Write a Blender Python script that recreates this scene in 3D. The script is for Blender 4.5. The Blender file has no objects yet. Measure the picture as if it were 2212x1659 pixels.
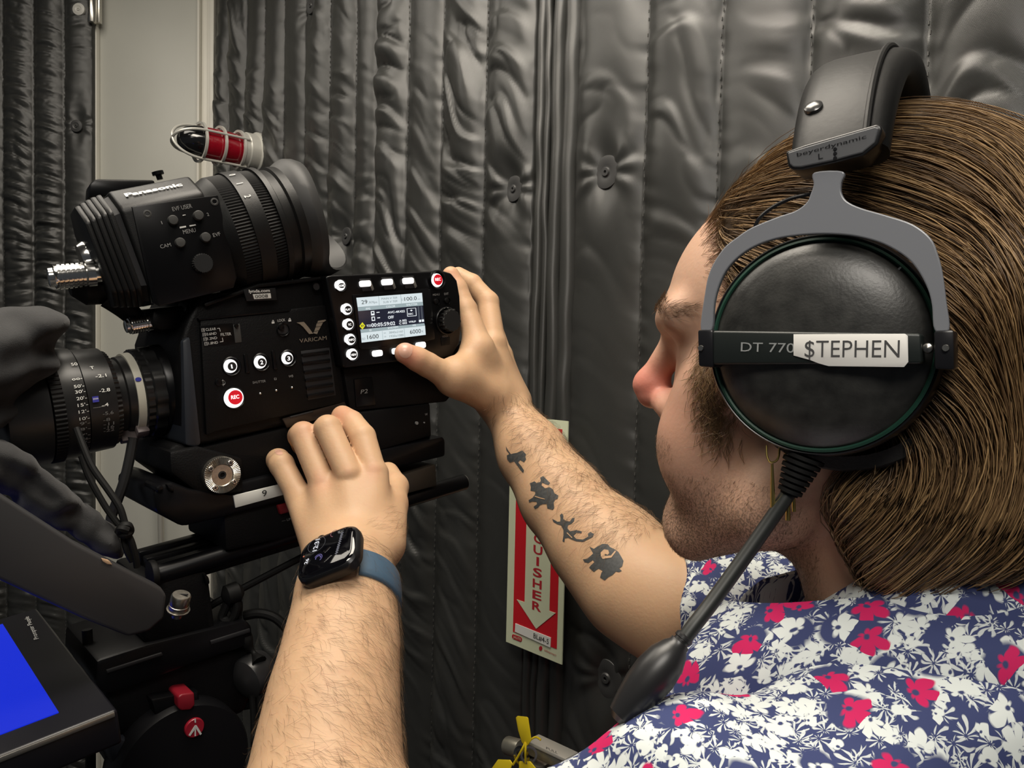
import bpy, bmesh, math, random
import numpy as np
from mathutils import Vector, Matrix
from mathutils.bvhtree import BVHTree
random.seed(4); rng = np.random.default_rng(7)
SC = bpy.context.scene; COL = SC.collection
# ------------------------------------------------------------------ camera, world, lights, exposure
W, H, F = 2212.0, 1659.0, 1650.0
CAMZ = 1.55
RC = (Matrix.Rotation(math.radians(90 - 2.5), 3, 'X') @ Matrix.Rotation(math.radians(1.3), 3, 'Z'))
CP = Vector((0, 0, CAMZ))
cam = bpy.data.cameras.new('photo_camera'); cam.sensor_fit = 'HORIZONTAL'; cam.sensor_width = 36.0
cam.lens = 36.0 * F / W; cam.clip_start = 0.01
camo = bpy.data.objects.new('photo_camera', cam); COL.objects.link(camo)
camo.matrix_world = Matrix.Translation(CP) @ RC.to_4x4(); SC.camera = camo

SC.view_settings.view_transform = 'Standard'; SC.view_settings.look = 'None'
SC.view_settings.gamma = 1.0; SC.view_settings.use_curve_mapping = False
SC.view_settings.exposure = 0.0
wd = bpy.data.worlds.new('room_ambient'); SC.world = wd; wd.use_nodes = True
wd.node_tree.nodes['Background'].inputs[0].default_value = (0.86, 0.92, 1.0, 1)
wd.node_tree.nodes['Background'].inputs[1].default_value = 0.048
def area(name, loc, target, sx, sy, power, col, spread=180):
    l = bpy.data.lights.new(name, 'AREA'); l.shape = 'RECTANGLE'; l.size = sx; l.size_y = sy
    l.energy = power; l.color = col; l.spread = math.radians(spread)
    o = bpy.data.objects.new(name, l); COL.objects.link(o); o.location = loc
    d = Vector(target) - Vector(loc); o.rotation_euler = d.to_track_quat('-Z', 'Y').to_euler()
    return o
area('overhead_light', (-0.12, 0.45, 2.47), (-0.12, 0.52, 0), 0.6, 0.6, 16.0, (1.0, 0.91, 0.78))
area('overhead_light', (0.0, -0.45, 2.47), (0.17, 0.36, 1.58), 0.6, 0.6, 4.2, (1.0, 0.94, 0.85), 85)  # added front fill, narrowed and aimed at the head to spare the lower wall
area('overhead_light', (-0.80, 0.85, 2.47), (-0.75, 1.0, 0), 0.6, 0.6, 6.0, (1.0, 0.92, 0.80))  # extra unseen lamp, added to brighten the door and left side

# ------------------------------------------------------------------ frames
def cv(x, y, z):            # camera coordinates: right, up, depth
    return RC @ Vector((x, y, -z))
def P(px, py, d):
    return CP + cv((px - W/2)/F*d, (H/2 - py)/F*d, d)
class Frame:
    """origin o with axes X (along), Y (into the thing), Z (up)"""
    def __init__(s, o, X, Z):
        X = X.normalized(); Z = (Z - X*Z.dot(X)).normalized(); Y = Z.cross(X)
        s.o = o; s.M = Matrix.Translation(o) @ Matrix((X, Y, Z)).transposed().to_4x4(); s.I = s.M.inverted()
        s.X, s.Y, s.Z = X, Y, Z
    def V(s, px, py, y=0.0):          # the point of plane Y=y that a pixel of the photo shows
        c = s.I @ CP; d = (s.I @ P(px, py, 1.0)) - c
        t = (y - c.y)/d.y
        return c + d*t
    def XZ(s, px, py, y=0.0):
        v = s.V(px, py, y); return (v.x, v.z)
    def W(s, v): return s.M @ Vector(v)
    def size(s, px, py, n, y=0.0):    # metres that n pixels span there
        a = s.V(px, py, y); d = ((s.M @ a) - CP).dot(cv(0, 0, 1)); return n*d/F

# ------------------------------------------------------------------ materials
MATS = {}
def mat(name, col=(.5,.5,.5), rough=.5, metal=0.0, spec=.5, emit=None, es=1.0, noise=0, nscale=60, bump=0, bscale=200, coat=0.0, sheen=0.0):
    if name in MATS: return MATS[name]
    m = bpy.data.materials.new(name); m.use_nodes = True; MATS[name] = m
    nt = m.node_tree; b = nt.nodes['Principled BSDF']
    b.inputs['Base Color'].default_value = (*col, 1); b.inputs['Roughness'].default_value = rough
    b.inputs['Metallic'].default_value = metal; b.inputs['Specular IOR Level'].default_value = spec
    b.inputs['Coat Weight'].default_value = coat; b.inputs['Sheen Weight'].default_value = sheen
    if emit:
        b.inputs['Emission Color'].default_value = (*emit, 1); b.inputs['Emission Strength'].default_value = es
    if noise or bump:
        tc = nt.nodes.new('ShaderNodeTexCoord')
    if noise:
        n = nt.nodes.new('ShaderNodeTexNoise'); n.inputs['Scale'].default_value = nscale; n.inputs['Detail'].default_value = 6
        nt.links.new(tc.outputs['Object'], n.inputs['Vector'])
        r = nt.nodes.new('ShaderNodeValToRGB')
        r.color_ramp.elements[0].position = .3; r.color_ramp.elements[1].position = .72
        r.color_ramp.elements[0].color = (*[c*(1-noise) for c in col], 1); r.color_ramp.elements[1].color = (*[min(1, c*(1+noise)) for c in col], 1)
        nt.links.new(n.outputs['Fac'], r.inputs['Fac']); nt.links.new(r.outputs['Color'], b.inputs['Base Color'])
    if bump:
        n2 = nt.nodes.new('ShaderNodeTexNoise'); n2.inputs['Scale'].default_value = bscale; n2.inputs['Detail'].default_value = 4
        nt.links.new(tc.outputs['Object'], n2.inputs['Vector'])
        bp = nt.nodes.new('ShaderNodeBump'); bp.inputs['Strength'].default_value = bump; bp.inputs['Distance'].default_value = .001
        nt.links.new(n2.outputs['Fac'], bp.inputs['Height']); nt.links.new(bp.outputs['Normal'], b.inputs['Normal'])
    return m
M_BODY = mat('black_camera_shell', (.0030,.0030,.0034), .5, spec=.22, bump=.25, bscale=900)
M_EVF  = mat('black_viewfinder_shell', (.0055,.0055,.0055), .42, spec=.36, bump=.10, bscale=1600)
M_PLAS = mat('black_gloss_plastic', (.0025,.0025,.003), .3, spec=.3)
M_RUB  = mat('black_rubber', (.005,.005,.005), .62, spec=.25)
M_BLKM = mat('black_anodised_metal', (.0032,.0032,.004), .34, spec=.3)
M_STEEL= mat('brushed_steel', (.62,.6,.55), .28, metal=1.0, noise=.12, nscale=300)
M_CHROME=mat('chrome', (.82,.81,.78), .15, metal=1.0)
M_NICK = mat('nickel', (.55,.52,.46), .33, metal=1.0, noise=.2, nscale=400)
M_PRINT= mat('white_print', (.62,.62,.6), .6)
M_PRINTD=mat('dim_print', (.25,.25,.245), .6)
M_PRINTB=mat('bright_print', (.86,.86,.82), .5)
M_INK  = mat('black_ink', (.012,.012,.014), .6)
M_BLIT = mat('backlit_white', (.9,.9,.9), .4, emit=(1,1,1), es=1.0)
M_RLIT = mat('backlit_red', (.6,.01,.02), .4, emit=(.55,.006,.018), es=.55)
M_LABEL= mat('white_label', (.72,.72,.68), .5)
M_GLOSSDK = mat('dark_button', (.05,.05,.048), .5)

# ------------------------------------------------------------------ mesh helpers
def link(name, me, parent=None, M=None):
    o = bpy.data.objects.new(name, me); COL.objects.link(o)
    if parent is not None: o.parent = parent
    if M is not None: o.matrix_world = M
    return o
def thing(name, label, cat, M=None, group=None):
    o = bpy.data.objects.new(name, None); COL.objects.link(o); o.empty_display_size = .02
    if M is not None: o.matrix_world = M
    tag(o, label, cat, group); return o
def tag(o, label=None, cat=None, group=None, kind=None):
    if label: o['label'] = label
    if cat: o['category'] = cat
    if group: o['group'] = group
    if kind: o['kind'] = kind
    return o
class MB:
    def __init__(s): s.v = []; s.f = []
    def add(s, vs, fs):
        k = len(s.v); s.v += [tuple(v) for v in vs]; s.f += [tuple(i + k for i in f) for f in fs]; return s
    def box(s, lo, hi):
        x0,y0,z0 = lo; x1,y1,z1 = hi
        return s.add([(x0,y0,z0),(x1,y0,z0),(x1,y1,z0),(x0,y1,z0),(x0,y0,z1),(x1,y0,z1),(x1,y1,z1),(x0,y1,z1)],
                     [(0,3,2,1),(4,5,6,7),(0,1,5,4),(1,2,6,5),(2,3,7,6),(3,0,4,7)])
    def prism(s, poly, y0, y1):       # polygon in (x,z) pushed from y0 to y1
        n = len(poly); ar = sum(poly[i][0]*poly[(i+1)%n][1]-poly[(i+1)%n][0]*poly[i][1] for i in range(n))
        if ar < 0: poly = poly[::-1]
        return s.add([(x, y0, z) for x, z in poly] + [(x, y1, z) for x, z in poly],
                     [tuple(range(n)), tuple(range(2*n-1, n-1, -1))] + [(i, i+n, (i+1)%n+n, (i+1)%n) for i in range(n)])
    def loft(s, rings, cap=True, closed=True):
        n = len(rings[0]); vs = [p for r in rings for p in r]; fs = []
        for j in range(len(rings)-1):
            for i in range(n if closed else n-1):
                i2 = (i+1) % n; fs.append((j*n+i, j*n+i2, (j+1)*n+i2, (j+1)*n+i))
        if cap: fs += [tuple(range(n-1, -1, -1)), tuple((len(rings)-1)*n+i for i in range(n))]
        return s.add(vs, fs)
    def lathe(s, o, ax, prof, n=32, cap=True, up=None):   # prof: (t along axis, radius)
        o = Vector(o); ax = Vector(ax).normalized()
        u = Vector(up) if up else (Vector((0,0,1)) if abs(ax.z) < .9 else Vector((1,0,0)))
        u = (u - ax*u.dot(ax)).normalized(); w = ax.cross(u)
        return s.loft([[o + ax*t + (u*math.cos(a)+w*math.sin(a))*r for a in [2*math.pi*i/n for i in range(n)]] for t, r in prof], cap)
    def cyl(s, p0, p1, r0, r1=None, n=24):
        p0 = Vector(p0); p1 = Vector(p1); d = p1-p0
        return s.lathe(p0, d, [(0, r0), (d.length, r0 if r1 is None else r1)], n)
    def tube(s, pts, r, n=8, cap=True):
        pts = [Vector(p) for p in pts]; rings = []; u = None
        for i, p in enumerate(pts):
            t = (pts[min(i+1, len(pts)-1)] - pts[max(i-1, 0)]).normalized()
            if u is None: u = t.orthogonal().normalized()
            u = (u - t*u.dot(t)).normalized(); w = t.cross(u)
            rr = r[i] if isinstance(r, (list, tuple)) else r
            rings.append([p + (u*math.cos(a)+w*math.sin(a))*rr for a in [2*math.pi*k/n for k in range(n)]])
        return s.loft(rings, cap)
    def build(s, name, m, parent=None, bevel=0, seg=2, ang=35, smooth=True, M=None):
        me = bpy.data.meshes.new(name); me.from_pydata(s.v, [], s.f)
        bm = bmesh.new(); bm.from_mesh(me); bmesh.ops.recalc_face_normals(bm, faces=bm.faces)
        if bevel:
            ed = [e for e in bm.edges if len(e.link_faces) == 2 and e.calc_face_angle(0) > math.radians(25)]
            bmesh.ops.bevel(bm, geom=ed, offset=bevel, segments=seg, profile=.5, affect='EDGES', clamp_overlap=True)
        bm.to_mesh(me); bm.free(); me.materials.append(m)
        if smooth: me.shade_smooth(); me.set_sharp_from_angle(angle=math.radians(ang))
        return link(name, me, parent, M)
def smooth_path(pts, n=8, closed=False):     # Catmull-Rom
    pts = [Vector(p) for p in pts]; out = []; m = len(pts)
    for i in range(m if closed else m-1):
        if closed: p0,p1,p2,p3 = pts[i-1], pts[i], pts[(i+1)%m], pts[(i+2)%m]
        else: p0,p1,p2,p3 = pts[max(i-1,0)], pts[i], pts[i+1], pts[min(i+2,m-1)]
        for k in range(n):
            t = k/n
            out.append(.5*((2*p1)+(p2-p0)*t+(2*p0-5*p1+4*p2-p3)*t*t+(3*p1-p0-3*p2+p3)*t**3))
    if not closed: out.append(pts[-1])
    return out
def smooth2(pts, n=6):
    return [(v.x, v.y) for v in smooth_path([(a, b, 0) for a, b in pts], n, True)]
def rrect(cx, cz, w, h, r, n=5):
    out = []
    for sx, sz, a0 in ((1,1,0),(-1,1,90),(-1,-1,180),(1,-1,270)):
        for i in range(n+1):
            a = math.radians(a0 + 90*i/n); out.append((cx+sx*(w/2-r)+r*math.cos(a), cz+sz*(h/2-r)+r*math.sin(a)))
    return out
TEXT_CACHE = {}
def text_mesh(s, bold=0.0):
    k = (s, bold)
    if k not in TEXT_CACHE:
        c = bpy.data.curves.new('lettering', 'FONT'); c.body = s; c.size = 1.0; c.offset = bold; c.resolution_u = 3
        o = bpy.data.objects.new('lettering', c); me = bpy.data.meshes.new_from_object(o)
        vs = np.array([v.co[:] for v in me.vertices]) if len(me.vertices) else np.zeros((0, 3)); fs = [tuple(p.vertices) for p in me.polygons]
        bpy.data.objects.remove(o); bpy.data.curves.remove(c); bpy.data.meshes.remove(me)
        TEXT_CACHE[k] = (vs, fs)
    return TEXT_CACHE[k]
def text(s, fr, p0, p1, h, m, parent, y=-.0004, bold=0.0, name='lettering', shear=0.0):
    """text on a frame's plane: baseline from pixel p0 to p1, capital height h pixels"""
    vs, fs = text_mesh(s, bold)
    if not len(vs): return None
    a = Vector(fr.XZ(*p0, y)); b = Vector(fr.XZ(*p1, y)); d = b - a; L = d.length; d.normalize(); up = Vector((-d.y, d.x))
    hm = fr.size(p0[0], p0[1], h, y)
    x0, x1 = vs[:,0].min(), vs[:,0].max(); sx = L/(x1-x0); sy = hm/0.70
    out = [(a.x + d.x*(v[0]-x0)*sx + (up.x + d.x*shear)*v[1]*sy, y, a.y + d.y*(v[0]-x0)*sx + (up.y + d.y*shear)*v[1]*sy) for v in vs]
    me = bpy.data.meshes.new(name); me.from_pydata(out, [], fs); me.materials.append(m)
    return link(name, me, parent)
def decal(fr, polys, m, parent, y, name='marking', thick=0.0003):
    mb = MB()
    for poly in polys: mb.prism([fr.XZ(px, py, y) for px, py in poly], y, y+thick)
    return mb.build(name, m, parent, smooth=False)
def ellipse_px(cx, cy, rx, ry, n=32, rot=0):
    c, s = math.cos(math.radians(rot)), math.sin(math.radians(rot))
    return [(cx + rx*math.cos(a)*c - ry*math.sin(a)*s, cy + rx*math.cos(a)*s + ry*math.sin(a)*c) for a in [2*math.pi*i/n for i in range(n)]]
# ------------------------------------------------------------------ signed-distance sculpting (bodies, cloth)
def v3(p): return np.array(p, dtype=np.float32)
class Sculpt:
    def __init__(s): s.pr = []
    def cap(s, a, b, r0, r1, k=.008, flat=None, op='u'):     # tapered capsule, flat=(direction, factor)
        a = v3(a); b = v3(b); c = (a+b)/2; R = np.linalg.norm(b-a)/2 + max(r0, r1)
        s.pr.append(('c', (a, b, r0, r1, None if flat is None else (v3(flat[0])/np.linalg.norm(v3(flat[0])), flat[1])), k, op, c, R)); return s
    def ell(s, c, r, axes=None, k=.01, op='u'):
        A = np.eye(3, dtype=np.float32) if axes is None else np.array([list(x) for x in axes], dtype=np.float32)
        s.pr.append(('e', (v3(c), v3(r), A), k, op, v3(c), max(r))); return s
    def plane(s, o, n, k=.002, op='s'):       # cut away the side the normal points to
        s.pr.append(('p', (v3(o), v3(n)/np.linalg.norm(v3(n))), k, op, None, 0)); return s
    def slab(s, fr, poly, yc, hy, rr, k=.01):     # rounded slab: outline in a frame's (x,z), thickness along y
        A = np.array(fr.I, dtype=np.float32); q = np.array(poly, dtype=np.float32); c = q.mean(0); R = float(np.linalg.norm(q-c, axis=1).max()) + hy
        s.pr.append(('q', (A, q, yc, hy, rr), k, 'u', v3(fr.W((float(c[0]), yc, float(c[1])))), R)); return s
    def dist(s, p, prims=None):
        d = None
        for ty, a, k, op, c, R in (s.pr if prims is None else prims):
            if ty == 'c':
                A, B, r0, r1, fl = a; ba = B-A; pa = p-A
                t = np.clip(pa@ba/max(1e-12, ba@ba), 0, 1); q = pa - t[:,None]*ba
                if fl is not None: q = q + (q@fl[0])[:,None]*fl[0]*(1/fl[1]-1)
                e = np.sqrt((q*q).sum(1)) - (r0+(r1-r0)*t)
            elif ty == 'e':
                q = (p-a[0])@a[2].T; k0 = np.sqrt(((q/a[1])**2).sum(1)); k1 = np.sqrt(((q/(a[1]**2))**2).sum(1))
                e = k0*(k0-1)/np.maximum(k1, 1e-6)
            elif ty == 'q':
                A, q, yc, hy, rr = a; l = p@A[:3,:3].T + A[:3,3]; P2 = l[:,[0,2]]; dd = np.full(len(p), 1e9, np.float32); sg = np.ones(len(p), np.float32)
                for i in range(len(q)):
                    v0 = q[i]; v1 = q[i-1]; ed = v1-v0; w = P2-v0; t = np.clip((w@ed)/(ed@ed), 0, 1); bb = w-t[:,None]*ed; dd = np.minimum(dd, (bb*bb).sum(1))
                    c1 = P2[:,1] >= v0[1]; c2 = P2[:,1] < v1[1]; c3 = ed[0]*w[:,1] > ed[1]*w[:,0]
                    fl_ = (c1 & c2 & c3) | (~c1 & ~c2 & ~c3); sg = np.where(fl_, -sg, sg)
                d2 = sg*np.sqrt(dd) + rr; dy = np.abs(l[:,1]-yc) - hy + rr
                e = np.minimum(np.maximum(d2, dy), 0) + np.sqrt(np.maximum(d2,0)**2 + np.maximum(dy,0)**2) - rr
            else: e = (p-a[0])@a[1]
            if d is None:
                if op == 'u': d = e
            elif op == 'u':
                h = np.clip(.5+.5*(d-e)/k, 0, 1); d = d + (e-d)*h - k*h*(1-h)
            else:
                e = -e if ty != 'p' else e
                h = np.clip(.5-.5*(d-e)/k, 0, 1); d = d + (e-d)*h + k*h*(1-h)
        return d
    def grad(s, p, e=.002):
        g = np.stack([s.dist(p+v3((e,0,0)))-s.dist(p-v3((e,0,0))), s.dist(p+v3((0,e,0)))-s.dist(p-v3((0,e,0))), s.dist(p+v3((0,0,e)))-s.dist(p-v3((0,0,e)))], 1)
        return g/np.maximum(np.linalg.norm(g, axis=1, keepdims=True), 1e-9)
    def mesh(s, lo, hi, h, disp=None, B=16, margin=1.5):
        lo = v3(lo); hi = v3(hi); nb = np.ceil((hi-lo)/(h*B)).astype(int)
        rad = h*B*.87; ids = []; 
        bi = np.stack(np.meshgrid(*[np.arange(n) for n in nb], indexing='ij'), -1).reshape(-1, 3)
        cen = lo + (bi+.5)*h*B; dc = np.concatenate([s.dist(c.astype(np.float32)) for c in np.array_split(cen, max(1, len(cen)//20000+1))])
        act = bi[np.abs(dc) < rad*margin + .012]
        g = np.arange(B+1); gx = np.stack(np.meshgrid(g, g, g, indexing='ij'), -1).reshape(-1, 3)
        S = nb*B + 2; cid = []; cpos = []; edges = []
        def gid(ijk): return (ijk[...,0].astype(np.int64)*S[1] + ijk[...,1])*S[2] + ijk[...,2]
        for b in act:
            base = b*B; p = (lo + (gx+base)*h).astype(np.float32)
            c0 = lo + (b+.5)*B*h
            prs = [q for q in s.pr if q[4] is None or np.linalg.norm(q[4]-c0) < q[5] + rad + q[2] + .03]
            if not any(q[3] == 'u' for q in prs): continue
            d = s.dist(p, prs)
            if disp is not None: d = d + disp(p)
            d = d.reshape(B+1, B+1, B+1); neg = d < 0
            if neg.all() or not neg.any(): continue
            sm = np.zeros((B,B,B,3)); cn = np.zeros((B,B,B))
            for ax in range(3):
                sl0 = [slice(None)]*3; sl1 = [slice(None)]*3; sl0[ax] = slice(0, B); sl1[ax] = slice(1, B+1)
                a = d[tuple(sl0)]; c = d[tuple(sl1)]; cr = (a < 0) != (c < 0)
                t = np.where(cr, a/np.where(cr, a-c, 1), 0)
                o1, o2 = [i for i in range(3) if i != ax]
                for q in (0, 1):
                    for r in (0, 1):
                        sl = [slice(None)]*3; sl[o1] = slice(q, q+B); sl[o2] = slice(r, r+B)
                        cc = cr[tuple(sl)]; tt = t[tuple(sl)]
                        cn += cc; sm[..., ax] += np.where(cc, tt, 0); sm[..., o1] += cc*q; sm[..., o2] += cc*r
                # edges owned: those whose low corner lies in [0,B) on the two other axes
                sl = [slice(0, B)]*3; own = cr[tuple(sl)]
                ix = np.argwhere(own)
                if len(ix): edges.append((ax, ix + base, neg[:B,:B,:B][own]))
            ix = np.argwhere(cn > 0)
            if len(ix):
                cc = cn[ix[:,0], ix[:,1], ix[:,2]][:,None]
                cid.append(gid(ix + base)); cpos.append(lo + h*(ix + base + sm[ix[:,0], ix[:,1], ix[:,2]]/cc))
        cid = np.concatenate(cid); cpos = np.concatenate(cpos); so = np.argsort(cid); cid = cid[so]; cpos = cpos[so]
        faces = []
        for ax, ix, ng in edges:
            o1, o2 = (ax+1) % 3, (ax+2) % 3; quad = []
            for q, r in ((0,0),(-1,0),(-1,-1),(0,-1)):
                j = ix.copy(); j[:,o1] += q; j[:,o2] += r; quad.append(gid(j))
            quad = np.stack(quad, 1); k = np.searchsorted(cid, quad); k = np.minimum(k, len(cid)-1)
            ok = (cid[k] == quad).all(1) & (ix[:,o1] > 0) & (ix[:,o2] > 0)
            k = k[ok]; n2 = ng[ok]; k[~n2] = k[~n2][:, ::-1]; faces.append(k)
        return cpos, np.concatenate(faces)
def np_mesh(name, V, Fq, m, parent=None, smooth=True):
    me = bpy.data.meshes.new(name); me.vertices.add(len(V)); me.vertices.foreach_set('co', np.asarray(V, np.float32).ravel())
    n = Fq.shape[1]; me.loops.add(Fq.size); me.loops.foreach_set('vertex_index', Fq.ravel().astype(np.int32))
    me.polygons.add(len(Fq)); me.polygons.foreach_set('loop_start', np.arange(0, Fq.size, n, dtype=np.int32)); me.polygons.foreach_set('loop_total', np.full(len(Fq), n, np.int32))
    me.update(calc_edges=True); me.materials.append(m)
    if smooth: me.shade_smooth()
    return link(name, me, parent)
def vattr(o, name, w):
    a = o.data.attributes.new(name, 'FLOAT', 'POINT'); a.data.foreach_set('value', np.asarray(w, np.float32))
# ------------------------------------------------------------------ the room
UP = Vector((0, 0, 1))
WALL = Frame(Vector((0, 1.0, CAMZ)), Vector((.7, -.714, 0)), UP)
DOOR = Frame(Vector((-.648, 1.661, CAMZ)), Vector((1, 0, 0)), UP)
M_PAINT = mat('grey_door_paint', (.47,.47,.425), .42, noise=.05, nscale=5, bump=.1, bscale=60)
M_TRIM = mat('pale_frame_paint', (.66,.64,.57), .4, noise=.05, nscale=8)
M_DARKWALL = mat('dark_wall', (.03,.03,.03), .8, noise=.2, nscale=6)
M_FLOOR = mat('dark_carpet', (.05,.05,.055), .95, noise=.4, nscale=300)
M_CEIL = mat('pale_ceiling', (.5,.5,.48), .9, noise=.06, nscale=30)
def struct(o): o['kind'] = 'structure'; return o
struct(MB().box((-2.2,-1.6,-.05), (2.2,2.4,0)).build('floor', M_FLOOR))
struct(MB().box((-2.2,-1.6,2.5), (2.2,2.4,2.55)).build('ceiling', M_CEIL))
wr = struct(MB().box((-.93,.03,-CAMZ), (2.2,.12,.95)).build('wall_right', M_DARKWALL, M=WALL.M))
wl = struct(MB().box((-1.5,.03,-CAMZ), (-.44,.13,.95)).build('wall_left', M_DARKWALL, M=DOOR.M))
# door leaf and its frame
def dx(px): return DOOR.XZ(px, 760)[0]
d1 = tag(bpy.data.objects.new('door_1', None), kind='structure'); COL.objects.link(d1); d1.matrix_world = DOOR.M
zb, zt = -CAMZ+.004, .94
MB().box((dx(216), 0.0, zb), (dx(427), .045, zt)).build('door_leaf', M_PAINT, d1, bevel=.002)
MB().box((dx(209), -.012, zb), (dx(216)-.0005, .04, zt)).build('hinge_stile', M_TRIM, d1, bevel=.0015)
f1 = tag(bpy.data.objects.new('trim_1', None), kind='structure'); COL.objects.link(f1); f1.matrix_world = DOOR.M
for a, b, y0 in ((428.5, 434, -.016), (434.5, 449, -.006), (449.5, 456, -.014), (456.5, 466.5, -.022)):
    MB().box((dx(a), y0, zb), (dx(b), .05, zt)).build('frame_moulding', M_TRIM, f1, bevel=.0015)
# hinge
hg = thing('door_hinge', 'steel barrel hinge at the top left edge of the grey door', 'hinge', DOOR.M)
hz0, hz1 = DOOR.XZ(200, 62)[1], DOOR.XZ(200, -60)[1]
hx = DOOR.XZ(199, 20, -.03)[0]
for a, b in ((0, .485), (.5, 1)):
    MB().cyl((hx, -.03, hz0+(hz1-hz0)*a), (hx, -.03, hz0+(hz1-hz0)*b), .0085, n=20).build('hinge_knuckle', M_STEEL, hg, bevel=.001)
MB().box((hx, -.024, hz0+.004), (DOOR.XZ(217, 20, -.02)[0], -.0125, hz1)).build('hinge_plate', M_STEEL, hg, bevel=.0006)
# pull handle on the door
ph = thing('pull_handle', 'pale tubular pull handle on the grey door behind the tripod', 'handle', DOOR.M)
hp = [DOOR.V(380, 1004, -.002), DOOR.V(372, 1004, -.035), DOOR.V(362, 1005, -.045), DOOR.V(350, 1018, -.045), DOOR.V(346, 1040, -.045), DOOR.V(347, 1100, -.045), DOOR.V(349, 1200, -.045), DOOR.V(352, 1260, -.045), DOOR.V(364, 1275, -.045), DOOR.V(376, 1276, -.035), DOOR.V(384, 1276, -.002)]
MB().tube(smooth_path(hp, 6), .0065, 12).build('grip', mat('pale_metal', (.62,.6,.53), .3, metal=.6), ph)
for p in (hp[0], hp[-1]): MB().cyl(p + Vector((0,-.004,0)), p + Vector((0,.002,0)), .012, n=20).build('rosette', M_STEEL, ph, bevel=.001)

# ------------------------------------------------------------------ quilted sound blankets
def vnoise(x, y, seed):
    r = np.random.default_rng(seed).random((256, 256)); xi = np.floor(x).astype(int); yi = np.floor(y).astype(int)
    fx = x-xi; fy = y-yi; fx = fx*fx*fx*(fx*(fx*6-15)+10); fy = fy*fy*fy*(fy*(fy*6-15)+10)
    a = r[xi%256, yi%256]; b = r[(xi+1)%256, yi%256]; c = r[xi%256, (yi+1)%256]; d = r[(xi+1)%256, (yi+1)%256]
    return (a+(b-a)*fx)*(1-fy) + (c+(d-c)*fx)*fy
def quilt_material():
    m = mat('satin_quilt_fabric', (.029,.0295,.0275), .40, spec=.75)
    nt = m.node_tree; b = nt.nodes['Principled BSDF']; tc = nt.nodes.new('ShaderNodeTexCoord')
    mp = nt.nodes.new('ShaderNodeMapping'); mp.inputs['Rotation'].default_value = (0, math.radians(45), 0)
    wv = nt.nodes.new('ShaderNodeTexWave'); wv.inputs['Scale'].default_value = 420; wv.bands_direction = 'X'
    nz = nt.nodes.new('ShaderNodeTexNoise'); nz.inputs['Scale'].default_value = 7; nz.inputs['Detail'].default_value = 5
    bp = nt.nodes.new('ShaderNodeBump'); bp.inputs['Strength'].default_value = .22; bp.inputs['Distance'].default_value = .0006
    rr = nt.nodes.new('ShaderNodeMapRange'); rr.inputs[3].default_value = .28; rr.inputs[4].default_value = .44
    L = nt.links.new
    L(tc.outputs['Object'], mp.inputs[0]); L(mp.outputs[0], wv.inputs['Vector']); L(wv.outputs['Fac'], bp.inputs['Height']); L(bp.outputs[0], b.inputs['Normal'])
    L(tc.outputs['Object'], nz.inputs['Vector']); L(nz.outputs['Fac'], rr.inputs[0]); L(rr.outputs[0], b.inputs['Roughness'])
    return m
M_QUILT = quilt_material()
M_THREAD = mat('pale_stitching', (.075,.075,.07), .6)
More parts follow.
